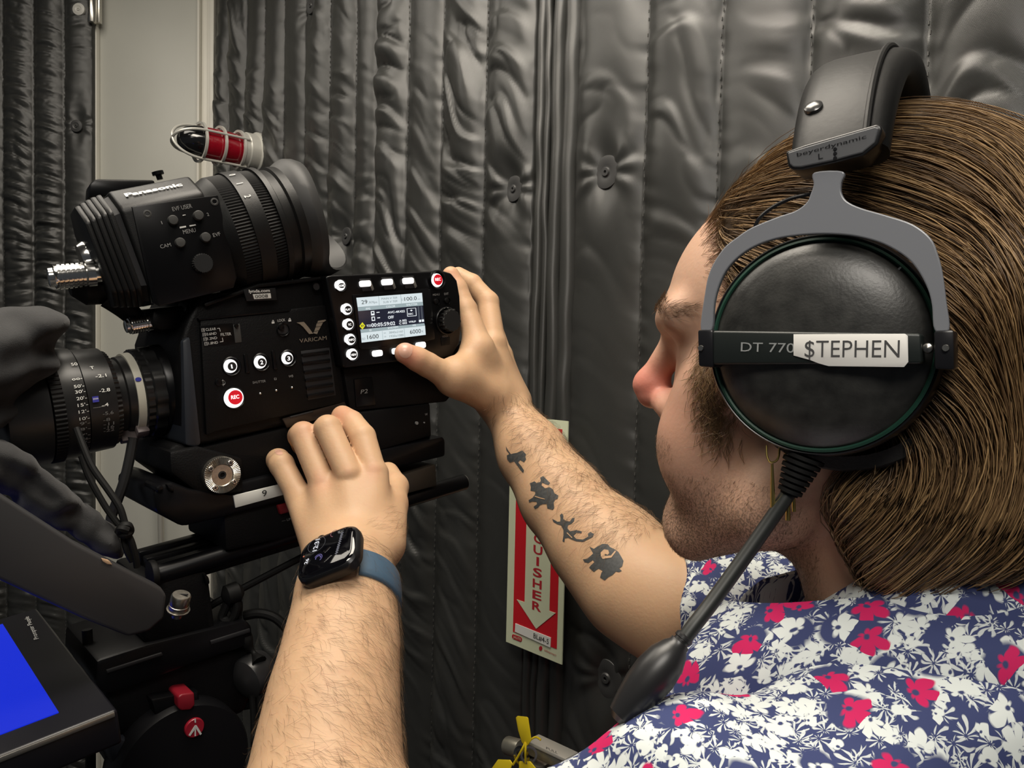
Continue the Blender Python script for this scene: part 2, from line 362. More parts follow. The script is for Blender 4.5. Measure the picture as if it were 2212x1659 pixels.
def blanket(name, label, fr, seams, z0, z1, amp, lam, slant, seed, pins=(), ds=.003, dz=.0035, yoff=0.0, edge_amp=.0016, puff=.010, extra=None):
    root = thing(name, label, 'blanket', fr.M, 'quilted sound blankets')
    xs = np.arange(seams[0], seams[-1]+ds*.5, ds); zs = np.arange(z0, z1, dz)
    X, Z = np.meshgrid(xs, zs, indexing='ij'); sm = np.array(seams)
    ci = np.clip(np.searchsorted(sm, X, 'right')-1, 0, len(sm)-2); wch = sm[ci+1]-sm[ci]; t = np.clip((X-sm[ci])/wch, 0, 1)
    edge = np.minimum(t, 1-t)*wch
    rs = np.random.default_rng(seed); sl = slant*(1+.5*rs.standard_normal(len(sm)))[ci]; off = (rs.random(len(sm))*90)[ci]
    env = (1-np.abs(2*t-1)**2.6)
    warp = vnoise(X*9+3, Z*7+off, seed+1)*1.6
    q = Z/lam + sl*(t-.5)*wch/lam + .8*(t-.5)**2 + warp + off
    n1 = vnoise(q*1.0, t*.7+off, seed+2)*2-1
    n2 = vnoise(q*2.3+11, t*1.4+off*1.7, seed+3)*2-1
    pat = vnoise(X*4+7, Z*3.1+off*.3, seed+5)           # where the cloth is slack
    pat = np.clip((pat-.25)*1.9, .12, 1.2)
    saw = np.mod(q*.8 + vnoise(X*14, Z*9, seed+8)*.7, 1.0); fold = saw**1.6*np.clip((1-saw)*7, 0, 1)
    hgt = puff*env*(.75+.5*vnoise(X*0+off, Z*4, seed+6)) + amp*env**.7*pat*(1.1*np.sqrt(np.abs(n1)+1e-4) + .45*np.sqrt(np.abs(n2)+1e-4)) + amp*.9*env*fold*pat
    puck = vnoise(X*0+off, Z/.011 + t*3, seed+4)
    hgt += edge_amp*(puck*2-1)*np.exp(-edge/.010)*(edge > 0)
    for px_, pz_ in pins:           # the washers pull the quilt in
        r = np.sqrt((X-px_)**2*1.6 + ((Z-pz_)*.55)**2); hgt *= 1-.9*np.exp(-(r/.022)**2)
        a = np.arctan2(Z-pz_, X-px_); hgt += .0012*np.sin(a*7+seed+2*np.sin(a*2))*np.exp(-((r-.035)/.02)**2)
    Y = yoff - hgt
    if extra is not None: Y = extra(X, Z, Y)
    nx, nz_ = X.shape; V = np.stack([X, Y, Z], -1).reshape(-1, 3)
    i = np.arange(nx*nz_).reshape(nx, nz_)
    Fq = np.stack([i[:-1,:-1], i[1:,:-1], i[1:,1:], i[:-1,1:]], -1).reshape(-1, 4)
    rim = np.concatenate([i[:,0], i[-1,1:], i[-2::-1,-1], i[0,-2:0:-1]]); nb = len(V); Vb = V[rim].copy(); Vb[:,1] = yoff+.012
    V = np.concatenate([V, Vb]); k = np.arange(len(rim)); k2 = (k+1) % len(rim)
    Fq = np.concatenate([Fq, np.stack([rim[k2], rim[k], nb+k, nb+k2], -1)])
    np_mesh('quilted_cover', V, Fq, M_QUILT, root)
    # the stitches along each seam
    st = MB()
    for s in seams[1:-1]:
        for z in np.arange(max(z0, -.8), z1, .0085):
            y = yoff - .0022 - .0007*rs.random(); x = s + .0006*rs.standard_normal()
            st.box((x-.0005, y, z), (x+.0004, y+.001, z+.0032))
    if st.v: st.build('stitching', M_THREAD, root, smooth=False)['kind'] = 'stuff'
    return root
M_WASH = mat('grey_plastic_washer', (.05,.05,.05), .42)
def washer(root, fr, px, py, y, r, m=M_WASH):
    c = fr.V(px, py, y); o = c + Vector((0, 0, 0))
    w = MB().lathe(o, (0,-1,0), [(-.004, r*.98), (0, r), (.0012, r*.97), (.0022, r*.55), (.0012, r*.4), (.0012, r*.3), (.003, r*.24), (.003, r*.1), (.001, r*.08)], 32).build('washer', m, root)
    return w
def wpt(px, py, y=-.005): return WALL.XZ(px, py, y)
S1 = [-.905] + [wpt(px, 300)[0] for px in (495, 530, 568, 610, 656, 708, 765, 812, 877, 952, 1045, 1148)]
S2 = [wpt(px, py)[0] for px, py in ((1243, 150), (1395, 150), (1554, 150), (1747, 150), (2000, 150), (2320, 150))]; S2 += [S2[-1]+.098*k for k in (1, 2, 3)]
b1 = blanket('sound_blanket', 'dark quilted sound blanket hung between door frame and extinguisher sign', WALL, S1, -1.05, .93, .0078, .046, .55, 21,
             pins=[wpt(1110, 408), wpt(748, 510), wpt(672, 12)])
b2 = blanket('sound_blanket', 'dark quilted sound blanket hung behind the person\'s head', WALL, S2, -1.05, .75, .0060, .085, .45, 57,
             pins=[wpt(1310, 372), wpt(1310, 1465)], puff=.008)
for root, px, py, r in ((b1, 1110, 408, 28), (b1, 748, 510, 19), (b1, 672, 12, 18), (b2, 1310, 372, 36), (b2, 1310, 1465, 42)):
    washer(root, WALL, px, py, -.0045, WALL.size(px, py, r))
# slit holes above the washers
for root, px, py, hh in ((b1, 1110, 350, .006), (b2, 1313, 262, .009)):
    c = WALL.V(px, py, -.004); MB().lathe(c, (0,-1,0), [(-.002, .003), (.0015, .0026), (.0015, .0016), (0, .0012)], 16).build('eyelet', M_STEEL, root)
# the hem rolls where the two blankets meet
for root, xa, xb, yy, sd in ((b1, 1150, 1166, -.010, 3), (b1, 1167, 1182, -.006, 5), (b2, 1185, 1209, -.013, 7), (b2, 1209, 1241, -.005, 9)):
    a, b = WALL.XZ(xa, 400, yy)[0], WALL.XZ(xb, 400, yy)[0]; rr = (b-a)/2; zz = np.arange(-1.05, .75, .012); pts = []
    n = vnoise(zz*9, zz*0+sd, sd)-.5; n2 = vnoise(zz*23, zz*0+sd, sd+1)-.5
    MB().tube([((a+b)/2 + .004*q, yy+.006+.004*q2, z) for z, q, q2 in zip(zz, n, n2)], [rr*(1+.16*q2) for q2 in n2], 14).build('hem_roll', M_QUILT, root)
SD = [DOOR.XZ(px, 500, -.02)[0] for px in (-310, -245, -180, -120, -55, 10, 76, 141, 203)]
b0 = blanket('sound_blanket', 'crumpled quilted sound blanket on the left of the grey door', DOOR, SD, -1.05, .93, .0075, .020, .12, 88, pins=[DOOR.XZ(168, 270, -.025)], yoff=-.02, puff=.007, ds=.0032, dz=.003)
washer(b0, DOOR, 170, 20, -.032, DOOR.size(170, 20, 13), mat('pale_washer', (.55,.54,.5), .4))
washer(b0, DOOR, 165, 272, -.026, DOOR.size(170, 20, 13))

# ------------------------------------------------------------------ caged red lamp on the wall
LP = WALL.V(556, 333, -.012)
lamp = thing('caged_wall_lamp', 'red glass wall lamp in a pale wire cage beside the door frame', 'lamp', WALL.M @ Matrix.Translation(LP))
M_CAGE = mat('pale_cast_metal', (.62,.61,.56), .38, metal=.35)
MB().lathe((0,0,0), (0,-1,0), [(0,.040),(.006,.040),(.008,.036),(.026,.036),(.028,.034),(.036,.034)], 40).build('base_collar', M_CAGE, lamp, ang=30)
m_rg = mat('red_glass', (.42,.004,.02), .12, spec=.7, coat=.6)
m_rg.node_tree.nodes['Principled BSDF'].inputs['Transmission Weight'].default_value = .35
MB().lathe((0,0,0), (0,-1,0), [(.034,.027),(.06,.030),(.112,.029)], 40).build('red_globe', m_rg, lamp)
MB().lathe((0,0,0), (0,-1,0), [(.036,.012),(.05,.016),(.072,.018),(.085,.012),(.09,.002)], 24).build('bulb', mat('pink_bulb', (.7,.12,.2), .3), lamp)
MB().lathe((0,0,0), (0,-1,0), [(.112,.0295),(.124,.028),(.138,.023),(.148,.014),(.152,.003)], 40).build('dark_dome', mat('dark_dome_glass', (.008,.008,.009), .12, spec=.8), lamp)
for yy in (.04, .076, .112): MB().lathe((0,0,0), (0,-1,0), [(yy-.0022,.0325),(yy-.0022,.037),(yy+.0022,.037),(yy+.0022,.0325),(yy-.0022,.0325)], 40, cap=False).build('cage_ring', M_CAGE, lamp)
for k in range(2):
    a = math.pi*k/2 + .45; cx, cz = math.cos(a), math.sin(a); pr = [(.03,.036),(.076,.036),(.112,.036),(.132,.033),(.148,.025),(.158,.012),(.160,0)]
    pts = [(cx*r, -t, cz*r) for t, r in pr] + [(-cx*r, -t, -cz*r) for t, r in pr[-2::-1]]
    MB().tube(smooth_path(pts, 4), .0026, 8).build('cage_wire', M_CAGE, lamp)

# ------------------------------------------------------------------ fire sign
SY = -.034
sign = thing('fire_sign', 'red and cream vertical arrow sign on the quilted wall behind the tattooed forearm', 'sign', WALL.M)
m_cream = mat('cream_sign_plastic', (.62,.66,.47), .35); m_red = mat('sign_red', (.55,.012,.02), .32); m_redink = mat('sign_red_ink', (.42,.02,.03), .5)
xa, zb_ = WALL.XZ(1093, 1386, SY); xb = WALL.XZ(1213.5, 1437, SY)[0]; zt_ = WALL.XZ(1243, 912, SY)[1]
MB().box((xa, SY, zb_), (xb, SY+.0015, zt_)).build('sign_board', m_cream, sign)
def sgn(cx, cy): return (1000 + cx/2.8125, 840 + cy/2.8125)
xr0, zr0 = WALL.XZ(*sgn(305, 1475), SY); xr1 = WALL.XZ(*sgn(570, 1598), SY)[0]; zr1 = WALL.XZ(*sgn(637, 250), SY)[1]
MB().box((xr0, SY-.0004, zr0), (xr1, SY, zr1)).build('red_field', m_red, sign)
ax0 = WALL.XZ(*sgn(378, 1270), SY); ax1 = WALL.XZ(*sgn(528, 1335), SY); tipl = WALL.XZ(*sgn(330, 1275), SY); tipr = WALL.XZ(*sgn(565, 1365), SY); tipb = WALL.XZ(*sgn(447, 1457), SY)
zsh = (tipl[1]+tipr[1])/2
MB().prism([(ax0[0], zr1-.004), (ax1[0], zr1-.004), (ax1[0], zsh), (tipr[0], zsh), (tipb[0], tipb[1]), (tipl[0], zsh), (ax0[0], zsh)], SY-.0009, SY-.0004).build('arrow', m_cream, sign)
xm = (ax0[0]+ax1[0])/2; zl = WALL.XZ(*sgn(450, 1345), SY)[1]; pit = (WALL.XZ(*sgn(463, 1005), SY)[1] - zl)/5
for i, ch in enumerate('REHSIUGNITXE ERIF'):
    if ch == ' ': continue
    vs, fs = text_mesh(ch, .025); w = vs[:,0].max()-vs[:,0].min(); hw = .0075 if ch != 'I' else .0022; sx = 2*hw/w
    z = zl + i*pit
    if z > zr1 - .02: break
    me = bpy.data.meshes.new('lettering'); me.from_pydata([(xm + (v[0]-vs[:,0].min())*sx - hw, SY-.0011, z + v[1]*pit*.95/.7*.78) for v in vs], [], fs); me.materials.append(m_redink); link('lettering', me, sign)
MB().prism([WALL.XZ(*sgn(*q), SY-.0012) for q in ((318,1425),(533,1512),(530,1572),(315,1475))], SY-.0012, SY-.0005).build('paper_label', M_LABEL, sign, smooth=False)
text('BL#4-5', WALL, sgn(428, 1512), sgn(520, 1552), 11, M_INK, sign, y=SY-.0016)
MB().prism([WALL.XZ(*sgn(*q), SY) for q in ((300,1495),(306,1490),(352,1508),(360,1518),(358,1532),(350,1536),(306,1518),(299,1508))], SY-.0005, SY).build('maker_badge', m_redink, sign, smooth=False)
text('JALITE', WALL, sgn(306, 1512), sgn(352, 1530), 5, m_cream, sign, y=SY-.0009)
text('safetymart', WALL, sgn(494, 1592), sgn(566, 1626), 5, m_redink, sign, y=SY-.0005)
MB().prism([WALL.XZ(px, py, SY) for px, py in ellipse_px(*sgn(473, 1576), 3.5, 5, 14)], SY-.0005, SY).build('maker_mark', m_redink, sign, smooth=False)

# ------------------------------------------------------------------ extinguisher under the sign
EX = Frame(P(1120, 1640, .80), WALL.X, UP)
ext = thing('fire_extinguisher', 'fire extinguisher top with silver lever below the arrow sign', 'extinguisher', EX.M)
m_sil = mat('worn_aluminium', (.42,.40,.33), .38, metal=.8, noise=.2, nscale=80)
def e(px, py, y=0): return EX.XZ(px, py, y)
MB().prism([e(1152,1598), e(1235,1640), e(1235,1664), e(1146,1622)], -.008, .008).build('lever', m_sil, ext, bevel=.001)
MB().prism([e(1150,1592), e(1235,1632), e(1236,1640), e(1150,1600)], -.0095, .0095).build('lever_cap', mat('worn_pale_metal', (.6,.58,.52), .4, metal=.4), ext, bevel=.0006)
text('PULL', EX, (1180, 1618), (1205, 1629), 5, M_INK, ext, y=-.0098)
MB().cyl(EX.V(1096, 1610, .004), EX.V(1126, 1618, .004), .0095, n=24).build('valve_knob', m_sil, ext, bevel=.001)
MB().cyl(EX.V(1122, 1616, .004), EX.V(1152, 1625, .004), .0075, n=24).build('valve_stem', mat('dark_valve', (.03,.03,.03), .4), ext, bevel=.001)
MB().cyl(EX.V(1162, 1640, .004), EX.V(1150, 1780, .004), .012, n=24).build('valve_body', m_sil, ext, bevel=.001)
cx, cz = e(1155, 1700); bz = -(EX.o.z) + .30
MB().lathe((cx, .004, 0), (0,0,1), [(bz, .058), (bz+.003, .062), (cz-.11, .062), (cz-.075, .055), (cz-.045, .03), (cz-.03, .016), (cz-.02, .014)], 40).build('cylinder', mat('extinguisher_red', (.45,.015,.02), .25), ext)
MB().box((cx-.07, .0, bz-.006), (cx+.07, .10, bz)).build('wall_bracket', M_BLKM, ext)
MB().lathe(EX.V(1128, 1632, -.014), (.2,-1,.1), [(0,.0085),(.0014,.0098),(.0014,.0072),(0,.0085)], 24, cap=False).build('pin_ring', M_CHROME, ext)
MB().lathe(EX.V(1142, 1630, -.017), (.8,-.6,.2), [(0,.0075),(.0012,.0086),(.0012,.0064),(0,.0075)], 24, cap=False).build('pin_ring', M_CHROME, ext)
m_yel = mat('yellow_plastic', (.82,.62,.02), .45)
def plate(fr, px_poly, y, th, name, m, label, cat, group=None, tilt=None):
    o = MB().prism([fr.XZ(px, py, y) for px, py in px_poly], y, y+th).build(name, m, None, bevel=th*.3, M=fr.M); tag(o, label, cat, group); return o
g = 'yellow tags on the extinguisher'
plate(EX, [(1114,1550),(1117,1547),(1137,1549),(1140,1552),(1147,1600),(1140,1610),(1134,1611),(1127,1604),(1119,1578)], -.024, .0012, 'seal_tag', m_yel, 'upright yellow plastic seal tag standing above the extinguisher lever', 'tag', g)
plate(EX, [(1075,1641),(1101,1642),(1106,1650),(1090,1700),(1060,1700),(1056,1668)], -.026, .0012, 'seal_tag', m_yel, 'lower left yellow plastic seal tag hanging below the extinguisher knob', 'tag', g)
plate(EX, [(1121,1645),(1144,1645),(1150,1652),(1166,1672),(1160,1700),(1120,1700)], -.020, .0012, 'seal_tag', m_yel, 'lower right yellow plastic seal tag hanging under the pin rings', 'tag', g)
def tie(pts, label, r=.0011):
    o = MB().tube(smooth_path([EX.V(*p) for p in pts], 5), r, 8).build('seal_tie', m_yel, None, M=EX.M); tag(o, label, 'tie', 'yellow seal ties'); return o
tie([(1135,1604,-.024),(1128,1618,-.026),(1118,1636,-.026),(1108,1652,-.026)], 'slanting yellow tie joining the upright tag to the left tag')
tie([(1136,1606,-.024),(1135,1625,-.025),(1135,1647,-.021)], 'straight yellow tie joining the upright tag to the right tag')
bt = MB()
for k in range(9):
    c = EX.V(1148+k*2.4, 1597-math.sin(k/8*3.1)*5+k*.1, -.018); bt.lathe(c-Vector((.0008,0,0)), (1,0,0), [(0,.0003),(.0004,.0011),(.0012,.0011),(.0016,.0003)], 8)
o = bt.build('beaded_tie', m_yel, None, M=EX.M); tag(o, 'beaded yellow tie end curling over the extinguisher lever', 'tie', 'yellow seal ties')
# ------------------------------------------------------------------ video camera body
RIG = Frame(P(726, 700, .64), cv(.7375, .1438, .6599), cv(-.075, .9887, -.1316))
def r(px, py, y=0.0): return RIG.XZ(px, py, y)
def rv(px, py, y=0.0): return RIG.V(px, py, y)
def slab(name, pxs, y0, y1, m, parent, bevel=.0012, yp=None, seg=2):
    return MB().prism([r(a, b, y0 if yp is None else yp) for a, b in pxs], y0, y1).build(name, m, parent, bevel=bevel, seg=seg)
def disc(name, px, py, rad, y0, y1, m, parent, n=32, bevel=0, sq=1.0):
    c = rv(px, py, y0); q = RIG.size(px, py, rad, y0)
    poly = [(c.x + q*math.cos(a), c.z + q*sq*math.sin(a)) for a in [2*math.pi*i/n for i in range(n)]]
    return MB().prism(poly, y0, y1).build(name, m, parent, bevel=bevel)
def ring(name, px, py, r0, r1, y0, y1, m, parent, n=40):
    c = rv(px, py, y0); a = RIG.size(px, py, r0, y0); b = RIG.size(px, py, r1, y0)
    return MB().lathe(c, (0,-1,0), [(y0-y1, b), (0, b), (.0005, (a+b)/2), (0, a), (y0-y1, a)], n, cap=False).build(name, m, parent)
vc = thing('video_camera', 'black video camera body with lit side buttons and a lit screen', 'camera', RIG.M)
shell = slab('body_shell', [(430,640),(545,622),(704,597),(742,790),(756,888),(420,966),(398,960),(386,748),(402,700)], .003, .112, M_BODY, vc, .004, seg=3)
slab('front_plate', [(394,735),(412,726),(436,960),(424,968),(400,962)], .0, .10, mat('blue_black_shell', (.018,.022,.030), .5), vc, .003)
panel = slab('side_panel', [(433,692),(627,673),(629,667),(703,659),(739,870),(470,931),(446,940)], -.0005, .004, M_BODY, vc, .0009)
slab('panel_ledge', [(428,687),(627,668),(627,672),(430,692)], -.0014, .003, M_PLAS, vc, .0004)
slab('top_cap', [(440,655),(560,612),(704,596),(707,604),(560,622),(444,664)], -.001, .07, M_BODY, vc, .002)
# numbered lit buttons
for dg, (cx, cy), rr in (('1', (500.7,791), 21), ('2', (565,782.2), 20), ('3', (623.4,773.7), 19)):
    ring('button_ring', cx, cy, rr-3.2, rr, -.0012, .0005, M_PLAS, vc)
    b = disc('lit_button', cx-2.2, cy, rr*.70, -.0024, .0, M_BLIT, vc, bevel=.0006)
    disc('button_face', cx+.8, cy+.5, rr*.45, -.0027, -.002, M_INK, b)
    text(dg, RIG, (cx-(.6 if dg == '1' else 2.2), cy+5), (cx+(2.2 if dg == '1' else 3.8), cy+4.4), 8.5, M_BLIT, b, y=-.0029, bold=.02)
ring('button_ring', 507, 860, 20, 24.5, -.0012, .0005, M_PLAS, vc)
rb = disc('record_button', 506, 860, 21.5, -.0026, .0, M_BLIT, vc, bevel=.0007)
disc('button_face', 508.8, 858.3, 15.6, -.0030, -.0022, M_RLIT, rb)
text('REC', RIG, (499.6, 862.5), (517, 860.2), 8, M_BLIT, rb, y=-.0032, bold=.02)
# printing on the panel
for s, p0, p1, h in (('CLEAR',(444.6,714.8),(466.9,712.8),5.6),('0.6ND',(446.4,724.7),(468,722.5),5.6),('1.2ND',(448.4,734.5),(469.2,732.3),5.6),('1.8ND',(450.7,744.5),(471.2,742.2),5.6),
                     ('FILTER',(477.2,725.8),(499.6,723.8),6),('LOCK',(599.8,695.4),(616.4,693.5),5.4)):
    text(s, RIG, p0, p1, h, M_PRINT, vc, y=-.0008, bold=0.0)
for s, p0, p1, h in (('SHUTTER',(546,829.2),(574.2,825.2),5.2),('EI',(592.6,821.4),(597.6,820.7),5.2),('WB',(623.7,815.8),(633.6,814.4),5.2)):
    text(s, RIG, p0, p1, h, M_PRINTD, vc, y=-.0008, bold=0.0)
for k, (a, b) in enumerate(((434.6,709.6),(437,719.4),(439,729.2),(441,739))):
    decal(RIG, [[(a,b),(a+7.4,b-.8),(a+8.2,b+7),(a+.9,b+7.8)]], M_PRINTD, vc, -.0007)
    text('1234'[k], RIG, (a+(3.4 if k == 0 else 2.4),b+6.6), (a+(4.8 if k == 0 else 5.6),b+6.2), 5.6, M_INK, vc, y=-.0011, bold=.02)
decal(RIG, [[(469,709),(474.5,708.4),(476.5,716),(475.5,716.2),(473.8,709.7),(469.2,710.2)], [(475,738),(481.2,737.2),(479.8,729.8),(480.8,729.6),(482.5,738.2),(475.2,739.2)]], M_PRINT, vc, -.0007)
slab('filter_label_plate', [(432,704),(503,697.5),(509,744),(441,751)], -.0006, .001, M_PLAS, vc, .0002)
slab('filter_knob_slot', [(503.5,701),(518.5,699),(523,739.5),(508,741)], -.0009, .0015, M_GLOSSDK, vc, .0006)
disc('filter_knob', 511.5, 703.5, 4.5, -.0025, 0, M_PLAS, vc, bevel=.0004)
disc('lock_recess', 611, 711, 15, -.0008, .001, M_INK, vc, sq=.72); ring('lock_rim', 612, 712, 12.5, 15, -.0014, .0, M_PLAS, vc)
disc('lock_slider', 608.6, 706.5, 7, -.0028, 0, M_PLAS, vc, bevel=.0008)
for a, b in ((590, 697.5), (626, 693.2)):      # padlock marks
    decal(RIG, [[(a-3.2,b-2.2),(a+2.6,b-3),(a+3.2,b+1),(a-2.7,b+1.8)], [(a-1.8,b-2.6),(a-1.8,b-5),(a-.2,b-6.4),(a+1.6,b-5.4),(a+1.8,b-3.2),(a+.9,b-3),(a+.7,b-4.9),(a-.2,b-5.4),(a-.9,b-4.7),(a-.9,b-2.6)]], M_PRINT, vc, -.0008)
def c4(x, y): return (420 + x/6.506, 660 + y/6.506)
def c4v(x, y): return c4(x-32, y)
m_vlogo = mat('champagne_print', (.36,.33,.27), .35, metal=.6)
decal(RIG, [[c4v(*q) for q in ((1468,240),(1570,228),(1640,310),(1700,395),(1645,400),(1560,300),(1515,262))]], m_vlogo, vc, -.0012)
decal(RIG, [[c4v(*q) for q in z] for z in (((1772,215),(1870,198),(1885,208),(1848,232),(1760,244)),((1752,252),(1838,240),(1812,290),(1740,300)),((1736,308),(1808,298),(1780,350),(1718,360)),((1714,368),(1775,358),(1755,402),(1700,388)))], m_vlogo, vc, -.0012)
text('VARICAM', RIG, c4(1480,525), c4(1860,479), 8.6, m_vlogo, vc, y=-.0012)
for x, y in ((922,1237),(1148,1193),(1368,1153)):
    a, b = c4(x, y); c = rv(a, b, -.0005); MB().lathe(c, (0,-1,0), [(0,.0012),(.0006,.0011),(.0012,.0006),(.0014,.0001)], 14).build('indicator', M_CHROME, vc)
for x, y in ((718,700),(1110,650)):
    a, b = c4(x, y); slab('toggle', [(a-4,b-3),(a+5,b-4),(a+10,b+38),(a+1,b+39)], -.0018, .001, M_PLAS, vc, .0009)
disc('flange_mark', 473, 826, 8, -.0016, .001, M_PLAS, vc, bevel=.0006)
ring('focus_plane_mark', 481.5, 827, 4.2, 5.4, -.0009, 0, M_PRINTD, vc); decal(RIG, [[(480.6,820),(481.8,819.8),(483.4,834.4),(482.2,834.6)]], M_PRINTD, vc, -.0009)
slab('vent_recess', [c4(1495,640), c4(1900,590), c4(1990,1260), c4(1600,1330)], -.0007, .002, M_INK, vc, .0003)
for (x0,y0),(x1,y1) in (((1515,705),(1898,655)),((1522,825),(1912,772)),((1545,945),(1928,890)),((1562,1058),(1942,1002)),((1578,1172),(1956,1112)),((1592,1288),(1970,1222))):
    slab('vent_slat', [c4(x0,y0-30), c4(x1,y1-30), c4(x1+3,y1+14), c4(x0+3,y0+14)], -.0022, .0, M_PLAS, vc, .0007)
slab('card_slot_cover', [(610,905),(745,868),(756,888),(620,925)], -.0008, .002, mat('brown_reflection_gloss', (.018,.012,.009), .3), vc, .001)  # brown reflection below the panel is put into the base colour
slab('card_slot', [c4(1345,1560), c4(1665,1480), c4(1672,1500), c4(1350,1585)], -.0012, .0, M_INK, vc, .0003)
# asset sticker and screw hole
slab('asset_sticker', [(525.5,625),(594.8,621.8),(598.7,647.9),(533,650.5)], -.0016, .0, mat('sticker_black', (.01,.01,.011), .35), vc, .0002)
text('lynda.com', RIG, (538,632.4), (583,630.2), 6.4, M_PRINTB, vc, y=-.0020, bold=.02)
decal(RIG, [[(546,635.5),(584.4,633.2),(586,644),(549.3,646.3)]], M_LABEL, vc, -.0019)
text('0008', RIG, (551.5,644.2), (579,642.2), 7, M_INK, vc, y=-.0024)
disc('screw_hole', 683, 619, 8, -.0013, .0, M_INK, vc); ring('screw_hole_rim', 683.5, 619, 7.5, 9, -.0015, .0, M_PLAS, vc)

# ------------------------------------------------------------------ control panel with screen
YL = -.010
cpn = slab('control_panel', [(703,597),(716,594.5),(955,584.5),(975,590),(988,606),(994,640),(997,705),(992,742),(978,768),(955,774),(868,781),(748,796),(741,792)], YL, .05, M_PLAS, vc, .0022, seg=3)
def c3(x, y): return (700 + x/7.373, 570 + y/7.373)
bez = slab('screen_bezel', [c3(455,490), c3(1640,395), c3(1700,410), c3(1770,1200), c3(1600,1240), c3(600,1365), c3(560,1330)], YL-.0012, YL+.002, M_PLAS, cpn, .0008)
SYL = YL - .0014
m_scrW = mat('screen_white', (.02,.02,.02), .2, emit=(.80,.90,.93), es=.86); m_scrD = mat('screen_navy', (.01,.01,.012), .15, emit=(.012,.014,.028), es=1.0)
m_scrG = mat('screen_grey', (.02,.02,.02), .2, emit=(.36,.45,.47), es=.9); m_scrT = mat('screen_text', (.01,.01,.01), .3); m_scrt = mat('screen_text_pale', (.01,.01,.01), .3, emit=(.24,.29,.31), es=.8)
m_scrY = mat('screen_yellow', (.02,.02,.02), .2, emit=(.75,.72,.02), es=1.0); m_scrB = mat('screen_glyph', (.02,.02,.02), .2, emit=(.9,.95,.98), es=1.0)
scr = slab('screen', [c3(515,540), c3(1560,462), c3(1620,1130), c3(600,1255)], SYL-.0002, SYL+.001, m_scrD, cpn, .0001)
def sd(polys, m, y): decal(RIG, [[c3(*q) for q in pl] for pl in polys], m, cpn, y, 'screen_field', .0001)
sd([[(515,540),(1560,462),(1573,605),(536,690)], [(588,1100),(1608,985),(1620,1130),(600,1255)]], m_scrW, SYL-.0005)
sd([[(537,692),(1573,607),(1578,662),(545,752)], [(578,1045),(1597,945),(1607,983),(587,1098)]], m_scrG, SYL-.0005)
sd([[(866,514),(872,513),(886,712),(880,713)], [(1218,488),(1224,487),(1240,690),(1234,691)], [(925,1072),(930,1071),(942,1212),(937,1213)], [(1272,1030),(1278,1029),(1292,1168),(1286,1169)]], m_scrG, SYL-.0007)
def st(s, a, b, h, m=m_scrT, bold=0.0): text(s, RIG, c3(*a), c3(*b), h/7.373, m, cpn, y=SYL-.0008, bold=bold)
st('29', (598,642), (692,634), 62); st('.97fps', (705,634), (848,622), 34, m_scrt); st('MAIN V 709', (915,574), (1165,554), 33, m_scrt); st('SUB V 709', (943,628), (1168,608), 33, m_scrt)
st('1/', (1240,590), (1272,587), 40, m_scrt); st('100.0', (1283,590), (1478,574), 60); st('sec', (1490,570), (1535,566), 22, m_scrt)
for s, a, b in (('FPS', (670,732), (738,726)), ('COLOR', (990,698), (1135,686)), ('SHUTTER', (1312,668), (1488,654)), ('EI', (728,1072), (756,1069)), ('SYSTEM', (1018,1038), (1178,1020)), ('WB', (1410,994), (1462,988))): st(s, a, b, 30, m_scrB)
st('AVC-4K422', (1015,792), (1288,768), 34, m_scrB, .02); st('OFF', (1022,875), (1112,868), 44, m_scrB, .02); st('TCG', (678,1005), (748,999), 34, m_scrB, .02)
st('00:05:59:02', (756,1006), (1135,972), 58, m_scrB, .015); st('A 002', (1198,925), (1318,912), 32, m_scrB, .02); st('C 003', (1200,968), (1322,955), 32, m_scrB, .02); st('VFR/P', (1350,940), (1465,930), 28, m_scrB, .02)
st('ISO', (604,1214), (658,1208), 34, m_scrt); st('1600', (690,1202), (872,1182), 68); st('3840x2160', (1036,1112), (1258,1090), 34, m_scrt); st('1920x1080', (1044,1172), (1268,1148), 34, m_scrt)
st('6000', (1370,1118), (1545,1098), 66); st('K', (1560,1094), (1585,1091), 36, m_scrt); st('MAIN', (952,1115), (985,1111), 22, m_scrt); st('SUB', (958,1172), (990,1168), 22, m_scrt)
sd([[(565,990),(612,930),(655,985),(612,1045)]], m_scrY, SYL-.0006); sd([[(590,988),(612,955),(632,985),(612,1018)]], m_scrD, SYL-.0008); sd([[(606,950),(616,949),(620,1022),(610,1023)]], m_scrY, SYL-.001)
sd([[(745,755),(800,750),(805,818),(752,823)], [(755,842),(808,838),(815,905),(762,910)], [(836,768),(884,764),(884,776),(836,780)], [(848,855),(892,851),(892,864),(848,868)], [(1512,892),(1545,888),(1548,925),(1515,930)], [(1556,886),(1590,882),(1594,920),(1560,924)],
    [(1318,710),(1462,700),(1465,706),(1321,716)], [(1328,832),(1472,822),(1472,830),(1328,840)], [(1318,712),(1325,711),(1335,834),(1328,835)], [(1458,702),(1465,701),(1475,824),(1468,825)]], m_scrB, SYL-.0006)
sd([[(758,768),(788,765),(792,790),(762,793)], [(770,855),(798,852),(802,892),(774,895)]], m_scrD, SYL-.0008)
st('REC', (1345,812), (1420,806), 26, m_scrB, .02); sd([[(1372,742),(1390,728),(1412,740),(1392,756)]], m_scrB, SYL-.0006)
sd([[(1490,680),(1515,678),(1530,882),(1505,884)], [(1538,676),(1562,674),(1578,878),(1554,880)]], mat('screen_bar', (.01,.01,.01), .2, emit=(.07,.08,.10), es=1), SYL-.0006)
